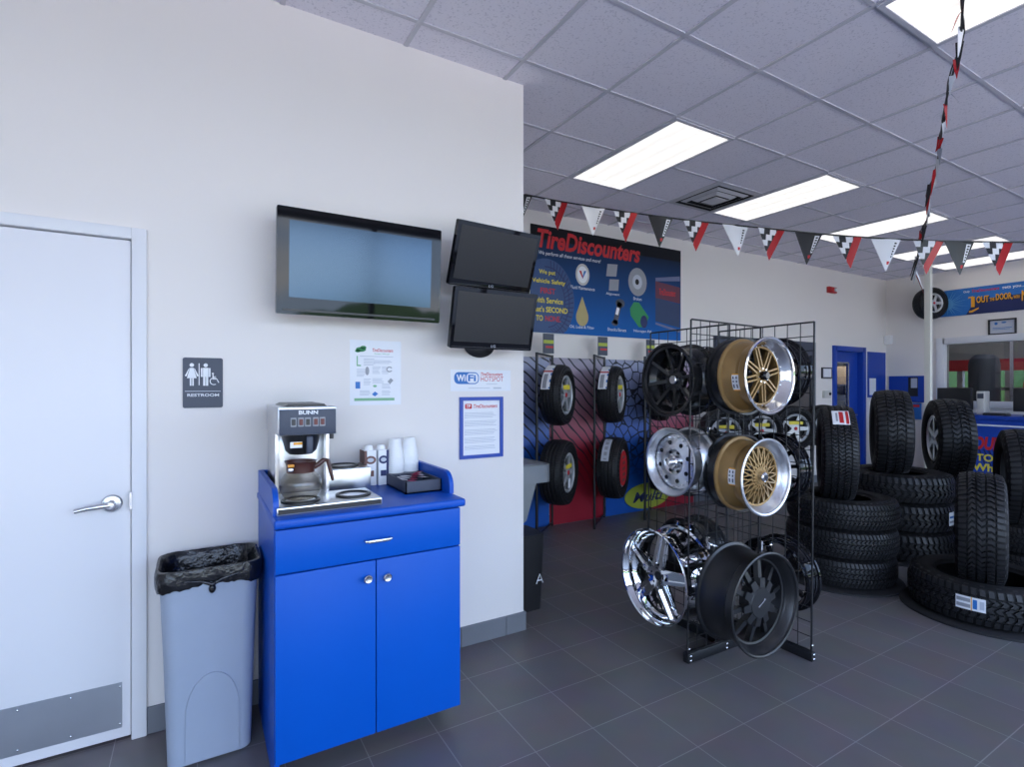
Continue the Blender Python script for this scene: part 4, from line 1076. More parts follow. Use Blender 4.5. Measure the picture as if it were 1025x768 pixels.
# ---------------------------------------------------------------- tire racks along the back wall
pd = Vector((.78, .63, 0)).normalized(); pn = Vector((.63, -.78, 0)).normalized(); pw = Vector((.58, -.81, 0)).normalized()
TH = tire_proto('tire', .305, .215, .195, 'road', 'upper tire on the left wall rack, beside the white wall corner', 'tires hung on wall racks')
ORG[TH] = Vector(); fit_wheel(TH, .193, .215, M['silver_paint'], 5, M['red'], 1)
sticker(TH, .305, radians(90+48), -.075, .015, radians(62), M['paper'], 'label', [(.02, .98, .86, 1, M['bluep']), (.5, .97, .15, .6, M['grey']), (.36, .42, .0, 1, M['red'])])
b = MB(); fr2 = lambda u, v, d: (u, v, d)
b.prism(rrect(-.10, .055, .10, .10, .01), fr2, .088, .090); yt = b.obj('yellow_tag', M['yellow'], TH)
def axq(ax, roll=0):
    ax = Vector(ax).normalized(); y = Vector((0, 0, 1)); x = y.cross(ax)
    return Matrix(((x.x, y.x, ax.x), (x.y, y.y, ax.y), (x.z, y.z, ax.z))).to_4x4() @ Matrix.Rotation(roll, 4, 'Z')
def rack(px, py, lab, mirror=False):
    p0 = Vector((px, py, 0)); p1 = p0+pd*.53
    t = thing('tire_rack', lab, 'tire rack', (px, py, 0), 'tire racks along the back wall')
    for p in (p0, p1): MB().cyl(p, p+Vector((0, 0, 1.80)), .014, seg=10).obj('post', M['wire'], t)
    for z in (.03, .55, 1.30, 1.79): MB().cyl(p0+Vector((0, 0, z)), p1+Vector((0, 0, z)), .010, seg=8).obj('rail', M['wire'], t)
    b = MB()
    for z in (.62, 1.38): m_ = (p0+p1)/2; b.cyl(m_+Vector((0, 0, z)), m_+pn*.12+Vector((0, 0, z)), .012, seg=8); b.box(m_.x-.012, m_.x+.012, m_.y-.012, m_.y+.012, z-.09, z+.09)
    b.obj('hanger', M['wire'], t)
    return (p0+p1)/2
R_ = [rack(2.815, 4.285, 'black post rack nearest the white wall corner'), rack(3.525, 4.285, 'second black post rack from the white wall corner'), rack(4.235, 4.285, 'third black post rack, behind the silver wheel')]
TH.location = R_[0]+pn*.14+Vector((0, 0, 1.385)); TH.rotation_euler = axq(pw).to_euler()
TL = tire_proto('tire', .325, .245, .195, 'road', 'lower tire on the left wall rack, above the grey fountain edge', 'tires hung on wall racks')
ORG[TL] = Vector(); fit_wheel(TL, .193, .245, M['silver_paint'], 5, M['red'], 1)
b = MB(); b.prism(rrect(-.09, .045, .09, .085, .01), fr2, .100, .102); b.obj('yellow_tag', M['yellow'], TL)
b = MB(); b.prism(rrect(-.02, -.15, .05, -.06, .01), fr2, .100, .102); b.obj('white_tag', M['paper'], TL)
TL.location = R_[0]+pn*.15+Vector((0, 0, .615)); TL.rotation_euler = axq(pw).to_euler()
dup(TH, R_[1]+pn*.135+Vector((0, 0, 1.385)), axq(pw), 'upper tire on the second wall rack, above the red-faced one')
TRD = dup(TL, R_[1]+pn*.15+Vector((0, 0, .605)), axq(pw), 'lower tire with red card face on the second wall rack', skip=('yellow_tag', 'white_tag'))
ORG[TRD] = Vector()
b = MB(); b.prism(ell(0, 0, .185, .185, 36), fr2, .104, .107); fc = b.obj('red_card', M['red'], TRD)
b = MB()
for k in range(5): b.prism(rect(-.05+.02*(k % 2), .10-.06*k, .07, .13-.06*k), fr2, .107, .109)
b.obj('card_print', M['brown_card'], fc, smooth=0)
sticker(TRD, .325, radians(90+45), -.06, .02, radians(52), M['ltgrey'], 'label', [(.05, .95, .3, .7, M['grey'])])
dup(TH, R_[2]+pn*.135+Vector((0, 0, 1.385)), axq(pw), 'upper tire on the third wall rack, hidden by the black thin-spoke wheel')
dup(TL, R_[2]+pn*.15+Vector((0, 0, .615)), axq(pw), 'lower tire on the third wall rack, left of the silver wheel')
for i, (m_, lab) in enumerate(zip(R_, ('small dark card standing on the left wall rack', 'small dark card standing on the second wall rack', 'small dark card standing on the third wall rack'))):
    c = m_+Vector((.045, 0, 1.805)); t = thing('rack_sign', lab, 'sign', c, 'cards on the wall racks')
    fr = Fr(c+Vector((-.065, 0, .0)), (1, 0, 0), WZ)
    MB().prism(rect(0, 0, .13, .20), fr, -.004, .004).obj('card', M['sign'], t, smooth=0)
    flat('yellow_band', fr, [rect(.004, .10, .126, .135)], .004, M['lime'], t)
    flat('red_band', fr, [rect(.03, .055, .12, .075)], .004, M['red'], t)
# right half of the display: tires face the room
an = Vector((-.42, -.91, 0)).normalized()
t2 = thing('tire_rail_rack', 'long low black rail rack behind the wheel rack', 'tire rack', (7.0, 4.45, 0), 'tire racks along the back wall')
for x in (5.75, 6.42, 7.1, 7.72): MB().cyl((x, 4.46, 0), (x, 4.46, 1.75), .014, seg=10).obj('post', M['wire'], t2)
for z in (.10, .62, 1.12, 1.74): MB().cyl((5.75, 4.46, z), (7.72, 4.46, z), .012, seg=8).obj('rail', M['wire'], t2)
for k, (x, lab) in enumerate(((5.52, 'silver-wheeled tire on the long rail rack, left of the gold lattice wheel'), (6.22, 'silver-wheeled tire on the long rail rack, just above the gold lattice wheel'), (6.95, 'silver-wheeled tire on the long rail rack, right above the gold lattice wheel'), (7.72, 'silver-wheeled tire on the long rail rack, beside the upright tagged tire'))):
    dup(TH, (x+.02, 4.29, .90), axq(an), lab, 'tires on the long rail rack', skip=('label',))

# ---------------------------------------------------------------- posters and banner on the back wall
posters = [(1.75, 3.19, (.36, .38, .52), (.008, .10, .46), 'wave', 1.3, 'blue tire tread poster at the white wall corner'),
           (3.20, 3.955, (.36, .33, .42), (.36, .012, .03), 'wave', 4.1, 'red tire tread poster between two blue ones'),
           (3.965, 4.66, (.34, .36, .50), (.008, .10, .46), 'cell', 2.2, 'blue tire tread poster behind the black thin-spoke wheel'),
           (4.67, 5.40, (.36, .30, .40), (.36, .012, .03), 'wave', 7.7, 'red tire tread poster behind the wire rack')]
for (x0, x1, tp, bt, sty, sd, lab) in posters:
    o = MB().box(x0, x1, YB-.018, YB-.013, .004, 1.775).obj('tread_poster', tread_poster_mat('tread_print', tp, bt, sd, sty), None, ((x0+x1)/2, YB, 0), smooth=0)
    tag(o, lab, 'poster', 'tire tread posters')
fr = Fr((4.24, YB-.019, .01), WX, WZ)
t = thing('oval_sign', 'lime green oval sign at the foot of the blue tread poster', 'sign', (4.6, YB-.006, .02))
MB().prism(ell(.36, .165, .36, .15, 40), fr, .001, .012).obj('oval_board', M['lime'], t)
text('Multi', fr, .12, .10, .62, .22, .0125, M['navy'], t, shear=.35, bold=.02)
# small print at the foot of the red poster
fr = Fr((3.20, YB-.006, .02), WX, WZ)

BX0, BX1, BZ0, BZ1 = 2.965, 5.18, 2.035, 3.155
t = thing('services_banner', 'large blue and black tire services banner high on the back wall', 'banner', ((BX0+BX1)/2, YB, BZ0))
fr = Fr((BX0, YB, BZ0), WX, WZ); bw, bh = BX1-BX0, BZ1-BZ0
MB().prism(rect(0, 0, bw, bh), fr, .002, .010).obj('banner_sheet', banner_mat(), t, smooth=0)
d = .0105
text('TireDiscounters', fr, .08, .885, 1.53, 1.085, d+.001, M['red'], t, shear=.22, bold=.032)
text('We perform all these services and more!', fr, .10, .805, .93, .855, d, M['paper'], t, shear=.2)
b = MB(); b.prism([(max(.002, u), max(.002, v)) for u, v in ell(.20, .34, .36, .44, 40)], fr, d-.0004, d); tr = b.obj('tire_picture', mat('tire_picture_blue', (.03, .075, .20), .5), t, smooth=0)
S = []
for k in range(22):
    a0 = radians(-80+k*7.4); S.append([(.20+.24*cos(a0), .34+.30*sin(a0)), (.20+.352*cos(a0+.10), .34+.43*sin(a0+.10)), (.20+.352*cos(a0+.13), .34+.43*sin(a0+.13)), (.20+.24*cos(a0+.03), .34+.30*sin(a0+.03))])
for rr in (.24, .30): S.append([(.20+rr*cos(radians(a)), .34+rr*1.2*sin(radians(a))) for a in range(-85, 96, 10)]+[(.20+(rr-.01)*cos(radians(a)), .34+(rr-.01)*1.2*sin(radians(a))) for a in range(95, -86, -10)])
S = [[(max(.003, u), max(.003, v)) for u, v in q] for q in S]
flat('tread_lines', fr, S, d+.0002, M['navy'], t, .0004)
for s_, v, m_, u0, u1 in (('We put', .60, 'yellow', .10, .31), ('Vehicle Safety', .505, 'yellow', .015, .44), ('FIRST', .41, 'red', .12, .31), ('with Service', .31, 'yellow', .04, .41), ("that's SECOND", .215, 'yellow', .015, .47), ('TO', .12, 'yellow', .065, .15), ('NONE.', .12, 'red', .18, .38)):
    text(s_, fr, u0, v, u1, v+.060, d+.0016, M[m_], t, bold=.02)
cap = (.012)
def caption(s_, u, v, w): text(s_, fr, u-w/2, v, u+w/2, v+.036, d, M['paper'], t)
# round emblem, cards, rotor, drop, shock, filter
fr_full = fr; fr = Fr(fr_full(-.09, .06), WX, WZ)
flat('round_emblem', fr, [ell(.765, .60, .095, .12)], d, M['desk_grey'], t); flat('round_emblem', fr, [ell(.765, .60, .072, .092)], d+.001, M['paper'], t)
flat('emblem_mark', fr, [[(.715, .64), (.745, .64), (.765, .585), (.765, .555)]], d+.002, M['red'], t); flat('emblem_mark', fr, [[(.815, .645), (.785, .645), (.765, .585), (.765, .555)]], d+.002, M['bluep'], t)
caption('Fluid Maintenance', .77, .435, .33)
flat('card_picture', fr, [[(1.10, .62), (1.25, .63), (1.27, .77), (1.12, .76)], [(1.14, .46), (1.28, .47), (1.29, .60), (1.15, .59)]], d, M['grey'], t); caption('Alignment', 1.20, .405, .20)
flat('rotor_picture', fr, [ell(1.58, .60, .145, .165)], d, M['grey'], t); flat('rotor_picture', fr, [ell(1.575, .60, .075, .085)], d+.001, M['ltgrey'], t); flat('rotor_picture', fr, [ell(1.57, .60, .03, .034)], d+.002, M['dark_gap'], t)
caption('Brakes', 1.58, .385, .13)
drop_ = [(.76, .36)]+[(.76+.085*cos(radians(a)), .135+.10*sin(radians(a))) for a in range(30, -211, -15)]
flat('oil_drop_picture', fr, [drop_], d, mat('oil_gold', (.42, .34, .14), .4), t); caption('Oil, Lube & Filter', .76, -.0+.005, .34)
flat('shock_picture', fr, [[(1.20, .10), (1.26, .08), (1.34, .33), (1.27, .35)], ell(1.31, .33, .07, .05), ell(1.23, .10, .05, .035)], d, M['sign'], t); flat('shock_picture', fr, [[(1.235, .20), (1.275, .19), (1.30, .27), (1.26, .28)]], d+.001, M['paper'], t)
caption('Shocks/Struts', 1.26, .005, .28)
flat('canister_picture', fr, [[(1.46, .28), (1.52, .36), (1.60, .36), (1.76, .20), (1.70, .075), (1.60, .07), (1.47, .20)]], d, M['green'], t); flat('canister_picture', fr, [ell(1.68, .14, .055, .075)], d+.001, M['navy'], t)
caption('Nitrogen Fill', 1.66, .005, .28)
fr = fr_full
flat('storefront_picture', fr, [[(1.78, .22), (2.20, .16), (2.20, .45), (1.78, .50)]], d, mat('shopfront_blue', (.02, .045, .12), .5), t)
flat('storefront_picture', fr, [[(1.78, .50), (2.20, .46), (2.20, .66), (1.78, .70)]], d+.0003, mat('shopfront_pink', (.12, .03, .06), .5), t)
flat('storefront_picture', fr, [[(1.78, .70), (2.20, .74), (2.20, .80), (1.78, .74)]], d+.0005, mat('shopfront_roof', (.14, .16, .28), .5), t)
flat('storefront_picture', fr, [[(1.78, .18), (2.20, .10), (2.20, .13), (1.78, .205)]], d+.0005, bpy.data.materials['shopfront_roof'], t)
text('TireDiscounters', fr, 1.84, .54, 2.12, .62, d+.0012, M['red'], t, shear=.2, bold=.02)
# dark framed board beside the banner
fr = Fr((5.80, YB, .95), WX, WZ)
t = thing('display_board', 'dark framed board on the back wall behind the wire rack top', 'board', (6.95, YB, .95))
b = MB(); w, h = 2.26, 1.18; f = .10
b.prism(rect(0, 0, f, h), fr, .001, .05).prism(rect(w-f, 0, w, h), fr, .001, .05).prism(rect(f, h-.20, w-f, h), fr, .001, .05).prism(rect(f, 0, w-f, f), fr, .001, .05); b.obj('board_frame', M['sign'], t, smooth=0)
MB().prism(rect(f, f, w-f, h-.2), fr, .001, .01).obj('board_panel', mat('board_brown', (.13, .11, .10), .6, var=.4, scale=5), t, smooth=0)

# small items by the stockroom door
t = thing('fire_alarm', 'red fire alarm strobe high on the back wall', 'alarm', (8.55, YB, 2.93))
MB().box(8.44, 8.66, YB-.045, YB, 2.925, 3.02, .006).obj('alarm_body', M['red_gloss'], t); MB().box(8.57, 8.63, YB-.065, YB-.045, 2.95, 3.0, .005).obj('strobe', M['white'], t)
t = thing('framed_certificate', 'small dark framed paper left of the blue doorway', 'frame', (8.42, YB, 1.59)); fr = Fr((8.29, YB, 1.59), WX, WZ)
MB().prism(rect(0, 0, .27, .17), fr, .001, .02).obj('frame', M['black'], t); flat('paper_sheet', fr, [rect(.025, .02, .245, .15)], .021, M['paper'], t)
t = thing('card_reader', 'pale wall switch box below the small framed paper', 'switch', (8.41, YB, 1.28))
MB().box(8.32, 8.50, YB-.04, YB, 1.285, 1.40, .005).obj('switch_body', M['beige'], t); MB().cyl((8.46, YB-.04, 1.35), (8.46, YB-.055, 1.35), .022).obj('button', M['dark_gap'], t)
t = thing('notice_board', 'blue board with a white paper right of the blue doorway', 'board', (9.94, YB, 1.27)); fr = Fr((9.66, YB, 1.28), WX, WZ)
MB().prism(rect(0, 0, .57, .765), fr, .001, .02).obj('board', M['blue_paint'], t); flat('paper_sheet', fr, [rect(.03, .04, .24, .32)], .0205, M['paper'], t)
tag(MB().box(10.20, 10.29, YB-.11, YB, 2.19, 2.34, .012).obj('motion_sensor', M['white'], None, (10.245, YB, 2.19)), 'small white motion sensor in the far room corner', 'sensor')
# things in the stockroom behind the glass
t = thing('storage_shelf', 'dark shelf unit of boxes behind the blue door glass', 'shelf', (10.65, 5.7, 0))
b = MB()
for x in (10.36, 10.94):
    for y in (4.86, 5.65, 6.45): b.box(x-.02, x+.02, y-.02, y+.02, 0, 2.3)
for z in (.3, .9, 1.5, 2.1): b.box(10.36, 10.94, 4.86, 6.45, z-.025, z)
b.obj('shelf_frame', M['sign'], t, smooth=0)
for z, nm in ((.9, 'lower'), (1.5, 'upper')):
    for k, y in enumerate((4.90, 5.36, 5.82)):
        h_ = (.30, .40, .34)[(k+(z > 1))%3]
        tag(MB().box(10.42, 10.85, y, y+.40, z+.001, z+h_, .004).obj('cardboard_box', M['cardboard'] if (k+(z > 1)) % 2 == 0 else M['sign'], None, (10.63, y+.2, z)), '%s box on the %s shelf behind the blue door glass' % (('nearest', 'middle', 'farthest')[k], nm), 'box', 'boxes in the stockroom')

# drinking fountain at the partition end
t = thing('drinking_fountain', 'grey drinking fountain peeking out behind the white wall corner', 'drinking fountain', (XE, 3.0, .6))
b = MB(); zt = .975
b.prism(rrect(XE+.002-.08, 2.80, 1.965, 3.20, .06), lambda u, v, d: (max(u, XE+.002), v, d), zt-.11, zt); b.obj('basin', M['fountain'], t)
b = MB(); b.prism([(XE+.002, zt-.11), (1.88, zt-.11), (1.80, .62), (XE+.002, .56)], lambda u, v, d: (u, d, v), 2.86, 3.14); b.obj('shroud', M['fountain'], t)
b = MB(); b.box(XE+.04, 1.92, 2.84, 3.16, zt, zt+.003); b.obj('bowl_rim', M['steel'], t)
MB().tube([(XE+.05, 3.1, zt), (XE+.05, 3.1, zt+.05), (XE+.09, 3.06, zt+.06)], .008, 8).obj('spout', M['chrome'], t)
t = thing('waste_bin', 'black bin under the grey drinking fountain', 'bin', (1.86, 3.05, 0))
b = MB(); b.prism(rrect(-.13, -.13, .13, .13, .03), lambda u, v, d: (1.86+u*(.85+.15*d/.5), 3.05+v*(.85+.15*d/.5), d), 0.0, .50); b.obj('bin_body', M['black'], t)
b = MB(); b.tube([(1.915, 2.918, .18), (1.94, 2.918, .24), (1.965, 2.918, .18), (1.955, 2.918, .20), (1.92, 2.918, .20)], .004, 6); b.obj('white_mark', M['paper'], t)

# ---------------------------------------------------------------- far right: counter, banner, window things
DX = 9.12
t = thing('service_counter', 'blue service counter with red and yellow lettering', 'counter', (DX+.35, 2.4, 0))
MB().box(DX+.03, DX+.75, -.6, 3.45, 0, 1.02).obj('counter_body', M['blue_paint'], t, smooth=0)
MB().box(DX, DX+.8, -.62, 3.47, 1.02, 1.075, .006).obj('counter_top', M['blue_paint'], t)
MB().box(DX+.02, DX+.03, -.6, 3.45, .935, .955).obj('light_stripe', M['paper'], t, smooth=0)
fr = Fr((DX+.03, 3.45, 0), (0, -1, 0), WZ)
text('DISCOUNTERS', fr, .09, .61, 1.04, .79, .002, M['red'], t, shear=.2, bold=.05)
text('AUTO PARTS', fr, .25, .455, 1.01, .555, .002, M['yellow'], t, bold=.03)
text('Wholesale', fr, .39, .32, 1.01, .425, .002, M['yellow'], t, bold=.03)
flat('tread_swoosh', fr, [[(.45+.05*k, .62), (.47+.05*k, .62), (.55+.06*k, .36), (.53+.06*k, .36)] for k in range(5)], .001, M['navy'], t)
def desk_monitor(y, x, w, h, label, yaw):
    t = thing('desk_monitor', label, 'monitor', (x, y, 1.076))
    R = Matrix.Translation((x, y, 1.076)) @ Matrix.Rotation(yaw, 4, 'Z')
    MB(R).box(-.03, .03, -w/2, w/2, .06, .06+h, .008).obj('screen_back', M['black'], t)
    MB(R).box(-.02, .02, -.04, .04, .0, .1).obj('neck', M['black'], t); MB(R).box(-.09, .09, -.13, .13, 0, .012, .004).obj('foot', M['black'], t)
desk_monitor(3.34, 9.38, .44, .31, 'black monitor back at the left end of the counter', radians(-12))
desk_monitor(2.46, 9.36, .46, .31, 'black monitor back at the right edge on the counter', radians(8))
t = thing('receipt_printer', 'pale upright printer beside the left counter monitor', 'printer', (9.4, 3.00, 1.076))
MB().box(9.32, 9.5, 2.985, 3.075, 1.076, 1.40, .008).obj('printer_body', M['beige'], t); MB().box(9.318, 9.32, 2.995, 3.065, 1.30, 1.37).obj('printer_slot', M['sign'], t, smooth=0)
t = thing('keyboard', 'black keyboard on the counter between the two monitors', 'keyboard', (9.3, 2.86, 1.076))
MB().box(9.2, 9.36, 2.72, 2.97, 1.076, 1.105, .004).obj('keyboard_base', M['black'], t); MB().box(9.21, 9.35, 2.73, 2.96, 1.105, 1.112, .002).obj('keys', M['sign'], t)
t = thing('wall_board', 'blue wall board behind the cream column', 'board', (XR, 4.35, 1.2)); fr = Fr((XR, 4.585, 1.20), (0, -1, 0), WZ)
MB().prism(rect(0, 0, .60, .44), fr, .001, .02).obj('board', M['blue_paint'], t); flat('dark_photo', fr, [rect(.29, .10, .43, .42)], .0205, M['black'], t); flat('paper_sheet', fr, [rect(.33, .24, .42, .40)], .0225, M['ltgrey'], t)
t = thing('flyer_stand', 'small blue and red flyer left of the cream column', 'flyer', (9.9, 4.02, 1.0)); fr = Fr((XR, 4.27, .92), (0, -1, 0), WZ)
MB().prism(rect(0, 0, .16, .27), fr, .001, .03).obj('flyer_card', M['bluep'], t); flat('red_band', fr, [rect(.02, .20, .14, .245)], .031, M['red'], t)

# banner on the right wall
fr = Fr((XR, 4.02, 2.575), (0, -1, 0), WZ); bw, bh = 3.0, .415
t = thing('price_banner', 'long blue banner with yellow lettering on the far right wall', 'banner', (XR, 2.6, 2.575))
MB().prism(rect(0, 0, bw, bh), fr, .002, .012).obj('banner_sheet', M['navy'], t, smooth=0); d = .0122
flat('blue_band', fr, [[(0, .19), (.0, bh), (bw, bh), (bw, .30), (.62, .22), (.50, .0), (0, 0)]], d, M['bluep'], t)
st_ = [];
for k in range(24):
    a = 2*pi*k/24; cx_, cy_ = .27, .19
    st_.append([(cx_+.07*cos(a-.09), cy_+.07*sin(a-.09)), (cx_+.07*cos(a+.09), cy_+.07*sin(a+.09)), (cx_+(.28 if k % 2 else .22)*cos(a), max(.004, min(bh-.004, cy_+.21*sin(a))))])
flat('starburst', fr, st_, d+.001, M['blue_lt'], t); flat('starburst', fr, [ell(.27, .19, .07, .09)], d+.002, M['blue_lt'], t)
text('Only', fr, .47, .335, .55, .375, d+.001, M['paper'], t, bold=.02); text('TireDiscounters', fr, .57, .335, .90, .380, d+.001, M['red'], t, shear=.2, bold=.03); text('gets you....', fr, .93, .325, 1.20, .375, d+.001, M['paper'], t, bold=.02)
def yl(s_, u0, v0, u1, v1): 
    text(s_, fr, u0+.008, v0-.010, u1+.008, v1-.010, d+.001, M['dark_gap'], t, bold=.05); text(s_, fr, u0, v0, u1, v1, d+.0025, M['orange'], t, bold=.03)
yl('1', .565, .11, .61, .27); yl('OUT', .63, .165, .78, .27); yl('THE', .79, .175, .845, .225); yl('DOOR,', .86, .16, 1.05, .275); yl('WITH', 1.06, .175, 1.13, .225); yl('NO', 1.15, .13, 1.30, .285); yl('SURPRISES', 1.34, .14, 2.2, .28)
flat('yellow_bracket', fr, [[(.54, .06), (.57, .06), (.66, .10), (.66, .08), (.58, .03), (.54, .03)]], d+.001, M['orange'], t); flat('yellow_bracket', fr, [[(.53, .27), (.59, .28), (.59, .26), (.53, .25)]], d+.001, M['orange'], t)
# tire ornament at the banner end
TB = dup(TL, (XR-.235, 3.90, 2.785), axq(Vector((-.42, -.91, 0))), 'tire mounted on the wall at the left end of the price banner', 'wall tire', skip=('yellow_tag', 'white_tag'))
TB.scale = (.78, .78, .75); del TB['group']
t = thing('framed_certificate', 'framed certificate above the shop window', 'frame', (XR, 3.09, 2.235)); fr = Fr((XR, 3.25, 2.235), (0, -1, 0), WZ)
w, h = .325, .235; f = .022
b = MB(); b.prism(rect(0, 0, f, h), fr, .001, .02).prism(rect(w-f, 0, w, h), fr, .001, .02).prism(rect(f, 0, w-f, f), fr, .001, .02).prism(rect(f, h-f, w-f, h), fr, .001, .02); b.obj('frame', M['black'], t, smooth=0)
flat('paper_sheet', fr, [rect(f, f, w-f, h-f)], .003, M['ltgrey'], t); flat('print', fr, [ell(.09, .17, .02), ell(.18, .18, .03, .012), rect(.05, .10, .27, .108), rect(.05, .08, .25, .087)], .0042, M['bluep'], t)

# garage beyond the window
t = thing('tool_chest', 'red tool chest seen through the shop window', 'tool chest', (13.9, 3.3, 0))
MB().box(13.5, 14.15, 2.75, 3.75, .1, 1.55, .01).obj('chest_body', M['red_gloss'], t)
b = MB()
for k in range(5): b.box(13.48, 13.5, 2.80, 3.70, .22+.26*k, .42+.26*k)
b.obj('chest_drawer', M['red'], t, smooth=0)
t = thing('gas_tank', 'tall grey domed tank behind the window glass', 'tank', (13.2, 4.235, 0))
b = MB(Matrix.Translation((13.2, 4.235, 0))); b.lathe([(0, 0), (.24, 0), (.24, 1.88), (.22, 2.0), (.14, 2.08), (0, 2.10)], 32); b.obj('tank_shell', M['sign'], t)
t = thing('lift_post', 'thin pale lift post behind the left of the window glass', 'lift', (12.6, 5.0, 0))
MB().box(12.55, 12.65, 4.88, 4.95, 0, 2.0).obj('post', M['beige'], t, smooth=0)
MB().box(12.4, 12.8, 4.8, 5.05, 1.98, 2.03).obj('post_arm', M['beige'], t, smooth=0)

# ---------------------------------------------------------------- pennant strings
STR = [(-.09, 2.40, 4.47, 3.298), (.001, 2.66, 4.23, 3.271), (.071, 2.87, 4.04, 3.195), (.156, 3.12, 3.81, 3.116), (.228, 3.34, 3.62, 3.052), (.305, 3.56, 3.41, 2.988), (.381, 3.79, 3.21, 2.929), (.462, 4.03, 2.99, 2.874), (.535, 4.24, 2.80, 2.826), (.608, 4.46, 2.60, 2.775), (.682, 4.68, 2.40, 2.729), (.755, 4.90, 2.21, 2.692), (.833, 5.13, 2.00, 2.659), (.887, 5.28, 1.85, 2.641), (.953, 5.48, 1.68, 2.621), (1.05, 5.77, 1.42, 2.60), (1.3, 6.5, .75, 2.62)]
P0 = Vector((2.66, 4.23, 0)); PD = (Vector((5.62, 1.55, 0))-P0); PL = PD.length; PDn = PD.normalized()
def str_pt(s):
    for (a, *_ , za), (b_, *_, zb) in zip(STR, STR[1:]):
        if a <= s <= b_ or b_ == 1.3: k = (s-a)/(b_-a); return P0+PD*s+Vector((0, 0, za+(zb-za)*k))
t = thing('pennant_string', 'string of checkered, black and white pennants strung across the shop', 'pennant string', (4.0, 3.0, 2.87))
b = MB(); b.tube([str_pt(s_/40) for s_ in range(-3, 53)], .007, 6); b.obj('cord', M['black'], t)
kinds = ['b', 'c', 'w', 'c']
PS = [-.012]+[x[0] for x in STR[2:15]]+[1.03, 1.10, 1.17]
def pennant(s0, kind, k, par, half=.108, hh=.265):
    c = str_pt(s0); u = PDn.copy(); u.z = (str_pt(s0+.01)-str_pt(s0-.01)).z/((str_pt(s0+.01)-str_pt(s0-.01)).xy.length); u.normalize()
    dn = Vector((0, 0, -1)); nn = u.cross(dn).normalized()
    sway = Vector((.02*sin(k*2.3), .02*cos(k*1.7), 0)); rnd = random.Random(k)
    def pos(a, q, off=0):   # a across -1..1, q down 0..1
        w = half*(1-q*.98)
        p = c+u*(a*w)+dn*(q*hh+.004)+sway*q+nn*(.010*sin(a*2.2+k)*(1-q)+off)
        return p
    def patch(m, a0, a1, q0, q1, off, name, na=4, nq=6):
        b = MB(); b.grid(lambda x, y: pos(a0+(a1-a0)*x, q0+(q1-q0)*y, off), na, nq); return b.obj(name, m, par, smooth=60)
    nm = 'pennant'
    b = MB(); b.grid(lambda x, y: pos(-1+2*x, y), 5, 7); b.grid(lambda x, y: pos(-1+2*x, y, .0012), 5, 7)
    p = b.obj(nm, M['paper'] if kind in 'cw' else M['black'], t, smooth=60); par = p
    side = -1 if nn.dot(c) > 0 else 1    # printed face looks at the camera side
    for sgn in (1, -1):
        off = .0022 if sgn > 0 else -.0012
        if kind == 'c':
            b = MB(); n = 5
            for j in range(5):
                for i in range(4):
                    if (i+j) % 2 == 1:
                        x0_, x1_ = -half+.050*i+.018*j, -half+.050*(i+1)+.018*j; q0_, q1_ = j/5.5, (j+1)/5.5
                        def cl(x, q):
                            w = half*(1-q*.98); return max(-1, min((w-.056)/w, x/w))
                        w0 = half*(1-q0_*.98)
                        if x0_ > w0-.056 or x1_ < -w0 or w0 < .045: continue
                        b.grid(lambda x, y: pos(cl(x0_+(x1_-x0_)*x, q0_+(q1_-q0_)*y), q0_+(q1_-q0_)*y, off), 2, 2)
            b.obj('checks', M['black'], par, smooth=0)
            b = MB(); b.grid(lambda x, y: pos((lambda w: max(-1, 1-.056/w)+(1-max(-1, 1-.056/w))*x)(half*(1-y*.98)), y, off*1.1), 3, 10); b.obj('red_edge', M['red_gloss'], par, smooth=60)
        else:
            mm = M['paper'] if kind == 'b' else M['black']
            if kind == 'b': patch(mm, .52, .86, .06, .62, off, 'strip', 2, 4)
            b = MB()
            for j in range(6): b.grid(lambda x, y: pos(.62+.18*x, .10+.085*j+.05*y, off*1.3), 1, 1)
            b.obj('strip_print', M['black'], par, smooth=0)
            patch(M['red'], .15, .75, .70, .80, off*1.1, 'emblem', 2, 2)
for k, s_ in enumerate(PS): pennant(s_, kinds[k % 4], k, t)

# second, twisted string hanging from the ceiling over the first one
A = Vector((3.05, 1.04, H)); B_ = Vector((5.21, 2.086, 2.70))
